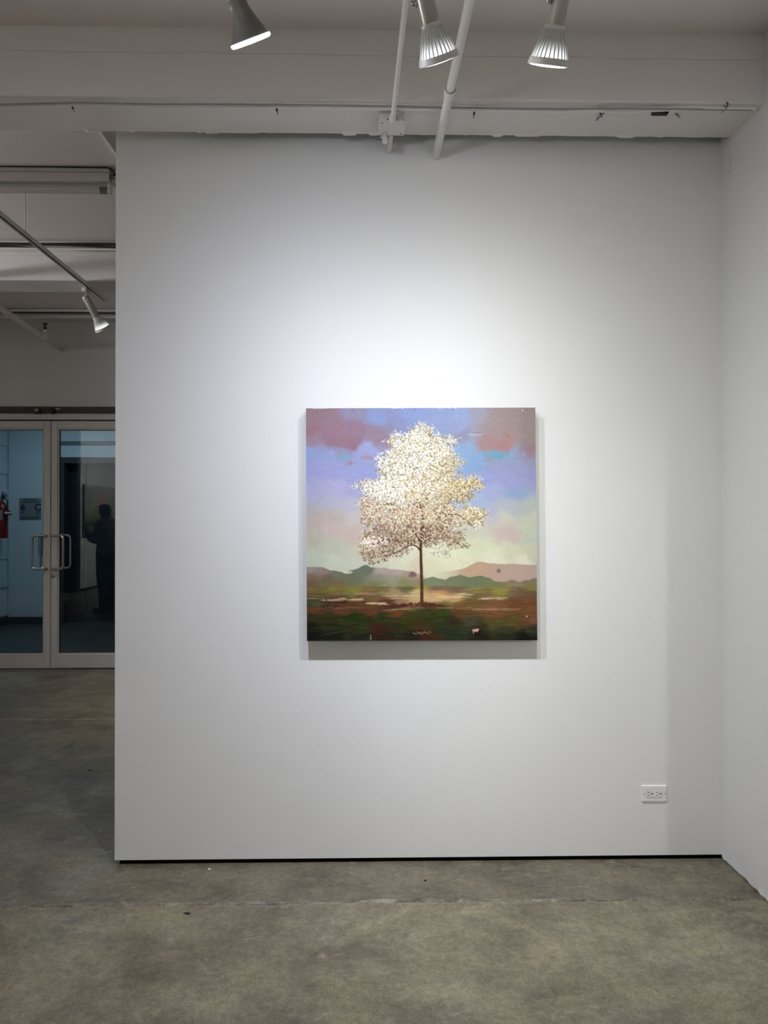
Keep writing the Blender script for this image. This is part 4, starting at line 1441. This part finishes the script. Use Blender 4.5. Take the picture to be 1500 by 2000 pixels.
spotlight('added unseen fill spotlight on the depth rail, bounced off the far left wall', (tx - 0.1, 0.7, 2.93), (-8.1, 1.5, 2.5), LAMPS['bay'], 'fin', TZ)  # head added out of view, its bounce fills the bays
track('added unseen track rail across the far bay carrying the fill spotlight', (-7.4, 4.15, 3.172), (-4.4, 4.15, 3.172), (0.4, 2.6))
spotlight('added unseen fill spotlight turned up to brighten the far bay ceiling', (-5.6, 4.15, 2.92), (-1.1, 4.25, 3.12), LAMPS['bay_fill'], 'fin', 3.172)  # head and its rail added out of view as ceiling fill
# unseen heads behind the camera on their own tracks; room ones added for ambient
track('white track rail in the gallery right of the side wall', (2.0, -3.3, 3.215), (2.0, 0.2, 3.215), (0.2, 1.7, 3.2))
e1 = RX + (RX - on_y(1302, 1300, WY).x) / (WY - R_END) * (R_END + 3.0)
spotlight('white finned spotlight washing the partition past the side wall end', (e1, -3.0, 2.95), (1.22, WY, 0.75), LAMPS['wash1'], 'fin', 3.215)
e2 = RX + (RX - on_y(1040, 1300, WY).x) / (WY - R_END) * (R_END + 1.3)
spotlight('white finned spotlight washing the partition from the next bay', (e2, -1.3, 2.95), (0.35, WY, 0.45), LAMPS['wash2'], 'fin', 3.215)
track('added unseen track rail facing the landscape canvas', (-4.0, -4.2, 3.215), (-4.0, -0.4, 3.215), (0.3, 1.9, 3.5))
for k, (p, a) in enumerate((((-4.1, -0.9, 2.95), (-5.85, -0.8, 2.2)), ((-4.1, -2.6, 2.95), (-5.85, -2.4, 2.1)))):
    spotlight(('added unseen fill spotlight at the landscape canvas end by the opening', 'added unseen fill spotlight at the landscape canvas far end')[k], p, a, LAMPS['room'], 'fin', 3.215)
track('added unseen track rail along the rear gallery wall', (-3.6, -4.2, 3.215), (1.2, -4.2, 3.215), (0.3, 2.4, 4.5))
for k, x in enumerate((-2.6, 0.2)):
    spotlight(('added unseen fill spotlight on the rear wall, farther from the side wall', 'added unseen fill spotlight on the rear wall, nearer the side wall')[k], (x, -4.25, 2.95), (x - 0.1, BACKY, 2.3), LAMPS['room'], 'fin', 3.215)

# ------------------------------------------------------------------ far bay fittings
fy = 3.99
fx1 = on_y(213, 340, fy).x
fz0, fz1 = on_y(100, 351, fy).z, SLAB - 0.004
fl = thing('fluorescent_fixture', 'unlit strip light with a bare tube under the ceiling of the far bay', 'strip light', (fx1, fy, SLAB))
LN = 1.22
bm = bmesh.new()
box(bm, -LN, 0, 0.0, 0.105, fz0 - SLAB, -0.003)
bevel(bm, 0.004, 2)
obj('housing', bm, 'lamp_white', fl)
bm = bmesh.new()
box(bm, -LN + 0.01, -0.002, -0.002, 0.0, -0.030, -0.0285)
obj('housing_seam', bm, 'label_grey', fl)
tz = on_y(100, 371, fy + 0.052).z - SLAB
bm = bmesh.new()
tube(bm, [(-LN + 0.05, 0.052, tz), (-0.065, 0.052, tz)], 0.0195, 20)
tb = obj('tube', bm, 'glass_tube', fl, True)
bm = bmesh.new()
tube(bm, [(-0.066, 0.052, tz), (-0.024, 0.052, tz)], 0.0198, 20)
obj('tube_cap', bm, 'label_grey', tb, True)
for xx_ in (-0.024, -LN + 0.03):
    bm = bmesh.new()
    box(bm, xx_, xx_ + 0.018, 0.034, 0.070, tz - 0.022, fz0 - SLAB + 0.004)
    bevel(bm, 0.002, 1)
    obj('lamp_socket', bm, 'plastic_white', fl)
bm = bmesh.new()
tube(bm, [(-LN, 0.012, -0.0035), (-0.5, 0.0, -0.0012), (-0.01, -0.002, -0.004), (0.012, 0.0, -0.012), (0.030, 0.004, -0.034)], 0.0042, 8)
obj('power_cord', bm, 'cable_black', fl, True)
bm = bmesh.new()
tube(bm, [(0.030, 0.004, -0.034), (0.018, 0.004, -0.040), (0.020, 0.006, -0.058), (0.028, 0.006, -0.064)], 0.003, 6)
tube(bm, [(0.036, 0.004, -0.040), (0.022, 0.002, -0.045), (0.05, 0.01, -0.034)], 0.003, 6)
tube(bm, [(0.008, 0.003, -0.040), (0.007, 0.003, -0.070)], 0.0025, 6)
obj('loose_lead', bm, 'cable_black', fl, True)
bm = bmesh.new()
box(bm, 0.0, 0.045, 0.03, 0.07, -0.075, -0.003)
bevel(bm, 0.004, 1)
obj('wire_box', bm, 'lamp_white', fl)

# conduit along the slab beside the partition end
pa = on_z(194, 250, SLAB - 0.012)
pb = Vector((pa.x, pa.y + 0.4, pa.z))
bm = bmesh.new()
dv = (pb - pa).normalized()
tube(bm, [pa - dv * 0.5, pb + dv * 1.2], 0.011, 12)
tag(obj('conduit', bm, 'pipe_white', None, True), 'white conduit on the slab beside the partition end', 'conduit')

# black cable bundle at the head of the second beam
for k in range(3):
    bm = bmesh.new()
    pts = []
    for i in range(40):
        x = -4.6 + i * 0.09
        pts.append((x, 5.075 - 0.010 * (k % 2) - 0.004, SLAB - 0.030 - 0.011 * k + 0.010 * math.sin(2.1 * x + k) + 0.004 * math.sin(6 * x + 2 * k)))
    tube(bm, pts, 0.0085 - 0.0012 * k, 8)
    tag(obj('ceiling_cable', bm, 'cable_black', None, True), 'black cable in a bundle along the head of the far beam', 'cable', 'black cables on the far beam')
bm = bmesh.new()
tube(bm, [(-4.6, 5.066, SLAB - 0.066), (-3.0, 5.066, SLAB - 0.060), (-1.0, 5.07, SLAB - 0.058)], 0.010, 10)
tag(obj('conduit', bm, 'pipe_white', None, True), 'thin white conduit below the black cables on the far beam', 'conduit')

# two conduits before the door wall
for k, (py, r, mt) in enumerate(((606, 0.014, 'pipe_white'), (618, 0.019, 'pipe_white'))):
    zc = SLAB - r - (0.002 if k == 0 else 0.012)
    p = on_z(100, py, zc)
    bm = bmesh.new()
    tube(bm, [(-6.0, p.y, zc), (-1.2, p.y, zc)], r, 14)
    tag(obj('conduit', bm, mt, None, True), ('thinner white conduit across the ceiling before the glass doors', 'thicker white conduit across the ceiling before the glass doors')[k], 'conduit')
bm = bmesh.new()
p = on_z(100, 611.5, SLAB - 0.008)
tube(bm, [(-6.0, p.y, SLAB - 0.006), (-1.2, p.y, SLAB - 0.006)], 0.006, 8)
tag(obj('ceiling_cable', bm, 'cable_black', None, True), 'black cable between the two conduits before the glass doors', 'cable')

# sprinkler pipe
zs = on_y(120, 682, DOORY).z
pa = on_y(120, 682, DOORY)
pb = on_z(0, 602, zs)
dv = (pb - pa).normalized()
sp_ = thing('sprinkler_pipe', 'white sprinkler pipe with a black upright head before the door wall', 'pipe', pa)
bm = bmesh.new()
tube(bm, [Vector((0, 0.02, 0)), dv * 2.6], 0.026, 16)
obj('pipe', bm, 'pipe_white', sp_, True)
hd = on_z(88, 655, zs) - pa
bm = bmesh.new()
lathe(bm, [(0.030, 0.0), (0.034, 0.006), (0.034, 0.05), (0.030, 0.056)], 18, mat=Matrix.Translation(hd - dv * 0.03) @ dv.to_track_quat('Z', 'Y').to_matrix().to_4x4())
obj('tee_fitting', bm, 'pipe_white', sp_, True)
bm = bmesh.new()
lathe(bm, [(0.016, 0.0), (0.016, 0.05), (0.012, 0.054)], 14, mat=Matrix.Translation(hd))
obj('riser', bm, 'pipe_white', sp_, True)
bm = bmesh.new()
lathe(bm, [(0.013, 0.05), (0.013, 0.068), (0.006, 0.078), (0.005, 0.095), (0.010, 0.104), (0.024, 0.106), (0.024, 0.109), (0.0, 0.110)], 16, mat=Matrix.Translation(hd))
tube(bm, [hd + Vector((-0.012, 0, 0.06)), hd + Vector((-0.014, 0, 0.08)), hd + Vector((-0.004, 0, 0.10))], 0.0025, 6)
tube(bm, [hd + Vector((0.012, 0, 0.06)), hd + Vector((0.014, 0, 0.08)), hd + Vector((0.004, 0, 0.10))], 0.0025, 6)
obj('sprinkler_head', bm, 'cable_black', sp_, True)['label'] = 'black upright sprinkler head'

# camera-like sensors on the brown rail
for k, (px, py, w_) in enumerate(((75, 803.5, 0.05), (103, 803.5, 0.045))):
    p = on_y(px, py, DOORY - 0.03)
    s = thing('door_sensor', ('small black sensor box with a grey window on the brown rail', 'small round black sensor on the brown rail')[k], 'sensor', (p.x, DOORY - 0.03, p.z))
    bm = bmesh.new()
    if k == 0:
        box(bm, -0.032, 0.030, -0.045, 0.001, -0.028, 0.026)
        bevel(bm, 0.010, 3)
        obj('housing', bm, 'cable_black', s, True)
        obj('window', bbox(-0.018, 0.020, -0.047, -0.044, -0.004, 0.018), 'sign_metal', s)
    else:
        lathe(bm, [(0.030, 0.0), (0.030, 0.03), (0.020, 0.042), (0.0, 0.045)], 20, mat=Matrix.Rotation(PI / 2, 4, 'X'))
        obj('housing', bm, 'cable_black', s, True)
        obj('bracket', bbox(0.03, 0.075, -0.012, 0.0, 0.018, 0.028), 'tag_white', s)

# ------------------------------------------------------------------ lobby things
p = on_y(59, 994, LOBY - 0.006)
sg = thing('stair_sign', 'grey square sign with a 6 and a C on the lobby wall', 'sign', (p.x, LOBY, p.z))
SW = 0.155
bm = bmesh.new()
box(bm, -SW, SW, -0.006, 0.0, -SW, SW)
bevel(bm, 0.0015, 1)
obj('sign_plate', bm, 'sign_metal', sg)


def letters(txt, size, x, z, parent, name, align='CENTER'):
    cu = bpy.data.curves.new(name, 'FONT')
    cu.body = txt
    cu.size = size
    cu.extrude = 0.0006
    cu.offset = 0.0025
    cu.align_x = align
    cu.align_y = 'CENTER'
    tmp = bpy.data.objects.new(name, cu)
    C.objects.link(tmp)
    dg = bpy.context.evaluated_depsgraph_get()
    me = bpy.data.meshes.new_from_object(tmp.evaluated_get(dg))
    bpy.data.objects.remove(tmp, do_unlink=True)
    me.materials.clear()
    me.materials.append(MATS['sign_ink'])
    o = bpy.data.objects.new(name, me)
    C.objects.link(o)
    o.parent = parent
    o.location = (x, -0.0068, z)
    o.rotation_euler = (PI / 2, 0, 0)
    return o


letters('6', 0.135, -0.103, 0.018, sg, 'numeral')
letters('C', 0.135, 0.108, 0.018, sg, 'letter')
# small print too fine to read: broken bars
rr = random.Random(3)
for z, x0, x1 in ((0.135, -0.085, 0.085), (0.113, -0.10, 0.105), (0.092, -0.125, 0.125), (-0.058, -0.135, -0.085), (-0.043, 0.065, 0.14), (-0.072, 0.085, 0.125), (-0.118, -0.135, 0.14), (-0.140, -0.125, 0.125)):
    bm = bmesh.new()
    x = x0
    while x < x1:
        wd = rr.uniform(0.006, 0.026)
        box(bm, x, min(x + wd, x1), -0.0068, -0.0061, z - 0.0055, z + 0.0055)
        x += wd + 0.006
    obj('text_line', bm, 'sign_ink', sg)

p = on_y(79.5, 1064, LOBY - 0.01)
cp_ = thing('call_panel', 'narrow grey metal call panel on the lobby wall', 'panel', (p.x, LOBY, p.z))
bm = bmesh.new()
box(bm, -0.035, 0.035, -0.008, 0.0, -0.15, 0.15)
bevel(bm, 0.003, 1)
obj('panel_plate', bm, 'label_grey', cp_)
for dz in (-0.03, 0.05):
    bm = bmesh.new()
    lathe(bm, [(0.014, 0), (0.014, 0.005), (0.010, 0.007)], 16, mat=Matrix.Translation((0, -0.008, dz)) @ Matrix.Rotation(PI / 2, 4, 'X'))
    obj('button', bm, 'steel', cp_, True)

# fire extinguisher on the block wall
EY = 9.95
ex = LFX + 0.085
e0 = on_y(4, 1051, EY).z
e1z = on_y(4, 966, EY).z
eh = e1z - e0
ext = thing('fire_extinguisher', 'red fire extinguisher with black hose hung on the block wall', 'extinguisher', (ex, EY, e0))
bm = bmesh.new()
lathe(bm, [(0.070, 0.0), (0.075, 0.01), (0.075, eh * 0.66), (0.068, eh * 0.74), (0.045, eh * 0.80), (0.022, eh * 0.83), (0.020, eh * 0.86)], 28)
cyl = obj('cylinder', bm, 'extinguisher_red', ext, True)
bm = bmesh.new()
for i in range(9):
    a = -PI / 2 - 0.6 + 1.2 * i / 8
    c_, s_ = math.cos(a) * 0.0757, math.sin(a) * 0.0757
    v0 = bm.verts.new((c_, s_, eh * 0.42))
    v1 = bm.verts.new((c_, s_, eh * 0.64))
    if i:
        bm.faces.new((pv[0], v0, v1, pv[1]))
    pv = (v0, v1)
obj('label_sticker', bm, 'label_grey', cyl)
bm = bmesh.new()
lathe(bm, [(0.024, eh * 0.85), (0.026, eh * 0.90), (0.014, eh * 0.93)], 16)
vb = obj('valve', bm, 'steel', ext, True)
bm = bmesh.new()
box(bm, -0.012, 0.012, -0.11, 0.03, eh * 0.95, eh * 0.965)
box(bm, -0.010, 0.010, -0.09, 0.03, eh * 0.895, eh * 0.91)
obj('lever', bm, 'rubber', ext)
bm = bmesh.new()
tube(bm, [(0.02, -0.02, eh * 0.89), (0.07, -0.05, eh * 0.93), (0.11, -0.06, eh * 0.84), (0.105, -0.05, eh * 0.6), (0.09, -0.04, eh * 0.3)], 0.010, 10)
obj('hose', bm, 'rubber', ext, True)
for k in range(7):
    bm = bmesh.new()
    a = 0.2 + k * 0.22
    tube(bm, [(0.02, -0.03, eh * 0.92), (0.02 + 0.10 * math.cos(a), -0.06, eh * 0.92 + 0.09 * math.sin(a))], 0.004, 6)
    obj('seal_strap', bm, 'rubber', ext, True)
for k, (dz, mt) in enumerate(((0.0, 'extinguisher_red'), (-0.022, 'tag_white'), (-0.044, 'extinguisher_red'))):
    bm = bmesh.new()
    box(bm, 0.075, 0.155 + 0.01 * k, -0.075, -0.072, eh * 0.60 + dz, eh * 0.60 + dz + 0.022)
    obj('inspection_tag', bm, mt, ext)

# lobby ceiling light
lp = bpy.data.lights.new('lobby_light', 'AREA')
lp.shape = 'RECTANGLE'
lp.size, lp.size_y = 1.5, 0.25
lp.energy = LAMPS['lobby']['power']
lp.color = LAMPS['lobby']['col']
lf = thing('ceiling_light', 'long cool white lobby ceiling light', 'ceiling light', (-3.6, 8.9, 3.2))
obj('housing', bbox(-0.8, 0.8, -0.15, 0.15, -0.05, 0.0), 'lamp_white', lf)
obj('diffuser', bbox(-0.77, 0.77, -0.13, 0.13, -0.056, -0.050), 'lobby_tube', lf)
lo = bpy.data.objects.new('lobby_light', lp)
C.objects.link(lo)
lo.parent = lf
lo.location = (0, 0, -0.06)

# ------------------------------------------------------------------ gallery to the left, seen in the door glass
m, nt, b = nodes_of('landscape_paint')
tc = nt.nodes.new('ShaderNodeTexCoord')
sx_ = nt.nodes.new('ShaderNodeSeparateXYZ')
nt.links.new(tc.outputs['Generated'], sx_.inputs[0])
rp = nt.nodes.new('ShaderNodeValToRGB')
for pos_, c_ in ((0.0, (0.05, 0.06, 0.03)), (0.28, (0.10, 0.11, 0.05)), (0.42, (0.22, 0.22, 0.12)), (0.6, (0.26, 0.27, 0.20)), (1.0, (0.25, 0.28, 0.25))):
    if pos_ in (0.0, 1.0):
        e = rp.color_ramp.elements[0 if pos_ == 0 else -1]
    else:
        e = rp.color_ramp.elements.new(pos_)
    e.position = pos_
    e.color = c_ + (1,)
nt.links.new(sx_.outputs['Z'], rp.inputs[0])
vm = nt.nodes.new('ShaderNodeVectorMath')
vm.operation = 'MULTIPLY_ADD'
vm.inputs[1].default_value = (0, 3.6, 1.5)
vm.inputs[2].default_value = (0, -3.6 * 0.57, -1.5 * 0.66)
nt.links.new(tc.outputs['Generated'], vm.inputs[0])
nz = nt.nodes.new('ShaderNodeTexNoise')
nz.inputs['Scale'].default_value = 7
nz.inputs['Detail'].default_value = 6
nt.links.new(tc.outputs['Generated'], nz.inputs['Vector'])
ln = nt.nodes.new('ShaderNodeVectorMath')
ln.operation = 'LENGTH'
nt.links.new(vm.outputs[0], ln.inputs[0])
ad = nt.nodes.new('ShaderNodeMath')
ad.operation = 'ADD'
nt.links.new(ln.outputs['Value'], ad.inputs[0])
nt.links.new(nz.outputs['Fac'], ad.inputs[1])
mr = nt.nodes.new('ShaderNodeMapRange')
mr.inputs[1].default_value = 0.72
mr.inputs[2].default_value = 0.95
mr.inputs[3].default_value = 1
mr.inputs[4].default_value = 0
nt.links.new(ad.outputs[0], mr.inputs[0])
mx = nt.nodes.new('ShaderNodeMix')
mx.data_type = 'RGBA'
mx.inputs[7].default_value = (0.42, 0.20, 0.16, 1)
nt.links.new(rp.outputs[0], mx.inputs[6])
nt.links.new(mr.outputs[0], mx.inputs[0])
nt.links.new(mx.outputs[2], b.inputs['Base Color'])
p2 = thing('painting', 'wide grey green landscape canvas with a pink tree, mirrored in the door glass', 'painting', (-5.847, -1.35, 1.12))
bm = bmesh.new()
box(bm, 0.0, 0.045, -1.15, 1.15, 0.0, 1.05)
obj('stretcher', bm, 'canvas_edge', p2)
obj('painted_surface', bbox(0.0452, 0.047, -1.15, 1.15, 0.0, 1.05), 'landscape_paint', p2)


def person():
    """A visitor in a striped shirt holding a phone at chest height; one skinned figure, clothes over it."""
    root = thing('person', 'person in striped shirt and dark trousers holding a phone, mirrored in the door glass', 'person', (-4.18, 3.05, 0))
    V, E, Rr = [], [], []

    def jt(p, r, par=None):
        V.append(p)
        Rr.append(r if isinstance(r, tuple) else (r, r))
        if par is not None:
            E.append((par, len(V) - 1))
        return len(V) - 1
    pel = jt((0, 0, 0.96), (0.150, 0.115))
    wai = jt((0, 0.0, 1.10), (0.135, 0.105), pel)
    che = jt((0, 0.01, 1.28), (0.158, 0.118), wai)
    sho = jt((0, 0.015, 1.41), (0.115, 0.085), che)
    nek = jt((0, 0.0, 1.49), (0.052, 0.055), sho)
    hd0 = jt((0, -0.02, 1.565), (0.068, 0.080), nek)
    hd1 = jt((0, -0.022, 1.64), (0.075, 0.094), hd0)
    jt((0, -0.012, 1.70), (0.058, 0.072), hd1)
    nose = jt((0, -0.118, 1.605), (0.010, 0.013), hd0)
    for s in (-1, 1):
        a = jt((s * 0.155, 0.015, 1.405), 0.062, sho)
        e_ = jt((s * 0.235, -0.03, 1.13), (0.045, 0.048), a)
        w_ = jt((s * 0.095, -0.270, 1.22), (0.030, 0.030), e_)
        h_ = jt((s * 0.078, -0.340, 1.245), (0.034, 0.020), w_)
        for k in range(4):
            f0 = jt((s * 0.056, -0.366 - 0.002 * k, 1.225 + 0.018 * k), 0.0095, h_)
            f1 = jt((s * 0.030, -0.380, 1.222 + 0.018 * k), 0.0085, f0)
            jt((s * (0.008 + 0.004 * abs(k - 1.5)), -0.378, 1.222 + 0.018 * k), 0.0075, f1)
        t0 = jt((s * 0.064, -0.322, 1.275), 0.0105, h_)
        jt((s * 0.034, -0.328, 1.300), 0.0085, t0)
        hp = jt((s * 0.088, 0.0, 0.90), (0.092, 0.098), pel)
        kn = jt((s * 0.095, -0.012, 0.50), (0.060, 0.064), hp)
        cf = jt((s * 0.098, 0.012, 0.34), (0.054, 0.058), kn)
        an_ = jt((s * 0.100, 0.015, 0.10), (0.040, 0.042), cf)
        he = jt((s * 0.102, 0.02, 0.045), (0.040, 0.040), an_)
        jt((s * 0.112, -0.14, 0.034), (0.042, 0.030), he)
    me = bpy.data.meshes.new('body')
    me.from_pydata(V, E, [])
    o = bpy.data.objects.new('body', me)
    C.objects.link(o)
    sk = o.modifiers.new('skin', 'SKIN')
    sk.use_smooth_shade = True
    for i, sv in enumerate(me.skin_vertices[0].data):
        sv.radius = Rr[i]
        sv.use_root = (i == pel)
    su = o.modifiers.new('sub', 'SUBSURF')
    su.levels = su.render_levels = 2
    dg = bpy.context.evaluated_depsgraph_get()
    body = bpy.data.meshes.new_from_object(o.evaluated_get(dg))
    bpy.data.objects.remove(o, do_unlink=True)
    body.materials.clear()
    body.materials.append(MATS['skin'])
    lowz = min(v.co.z for v in body.vertices)
    for v in body.vertices:
        v.co.z -= lowz - 0.004
    ob = bpy.data.objects.new('body', body)
    C.objects.link(ob)
    ob.parent = root

    def garment(name, keep, mat, offs):
        bm = bmesh.new()
        bm.from_mesh(body)
        bm.normal_update()
        kill = [f for f in bm.faces if not keep(f.calc_center_median())]
        bmesh.ops.delete(bm, geom=kill, context='FACES')
        for v in bm.verts:
            v.co += v.normal * offs
        bmesh.ops.solidify(bm, geom=list(bm.faces), thickness=-0.004)
        g = obj(name, bm, mat, root, True)
        return g
    garment('shirt', lambda c: 0.93 < c.z < 1.475 and c.y > -0.20, 'striped_shirt', 0.014)
    garment('trousers', lambda c: 0.085 < c.z <= 0.985 and c.y > -0.13 and abs(c.x) < 0.21, 'jeans', 0.012)
    garment('shoes', lambda c: c.z <= 0.10, 'shoe', 0.006)
    garment('hair', lambda c: (c.z > 1.655 or (c.z > 1.52 and c.y > -0.035)) and c.z > 1.515, 'hair', 0.016)
    # eyes, mouth and ears
    for s in (-1, 1):
        bm = bmesh.new()
        bmesh.ops.create_icosphere(bm, subdivisions=2, radius=0.011, matrix=Matrix.Translation((s * 0.030, -0.103, 1.628)))
        obj('eye', bm, 'tag_white', root, True)
        bm = bmesh.new()
        bmesh.ops.create_icosphere(bm, subdivisions=2, radius=0.026, matrix=Matrix.Translation((s * 0.074, -0.018, 1.605)) @ Matrix.Diagonal((0.35, 0.7, 1.1, 1)))
        obj('ear', bm, 'skin', root, True)
    bm = bmesh.new()
    tube(bm, [(-0.022, -0.097, 1.562), (0, -0.104, 1.560), (0.022, -0.097, 1.562)], 0.005, 8)
    obj('mouth', bm, 'extinguisher_red', root, True)
    root.rotation_euler = (0, 0, -PI / 2 + 0.25)
    return root


pr_ = person()
bm = bmesh.new()
box(bm, -0.036, 0.036, -0.004, 0.004, -0.075, 0.075)
bevel(bm, 0.004, 2)
ph_ = tag(obj('phone', bm, 'phone_case'), 'black phone held in front of the striped shirt', 'phone')
ph_.matrix_world = pr_.matrix_basis @ Matrix.Translation((0, -0.354, 1.262))

# ------------------------------------------------------------------ specks on the floor
for k, (px, py, mt, lb) in enumerate(((409, 1699, 'speck_white', 'tiny white chip on the floor before the partition'), (830, 1721, 'speck_black', 'tiny black chip on the floor before the partition'),
                                      (175, 1505, 'speck_black', 'small black sliver on the floor toward the glass doors'), (366, 1785, 'speck_black', 'small black sliver on the floor just before the cold joint'))):
    p = on_z(px, py, 0.0)
    bm = bmesh.new()
    bmesh.ops.create_icosphere(bm, subdivisions=1, radius=0.007)
    for v in bm.verts:
        v.co = Vector((v.co.x * random.uniform(0.7, 1.5), v.co.y * random.uniform(0.5, 1.1), v.co.z * 0.35 + 0.0026))
    o = tag(obj('floor_chip', bm, mt), lb, 'chip')
    o.location = (p.x, p.y, 0.001)
    o.scale = (2.0 if k > 1 else 1.0, 1, 1)
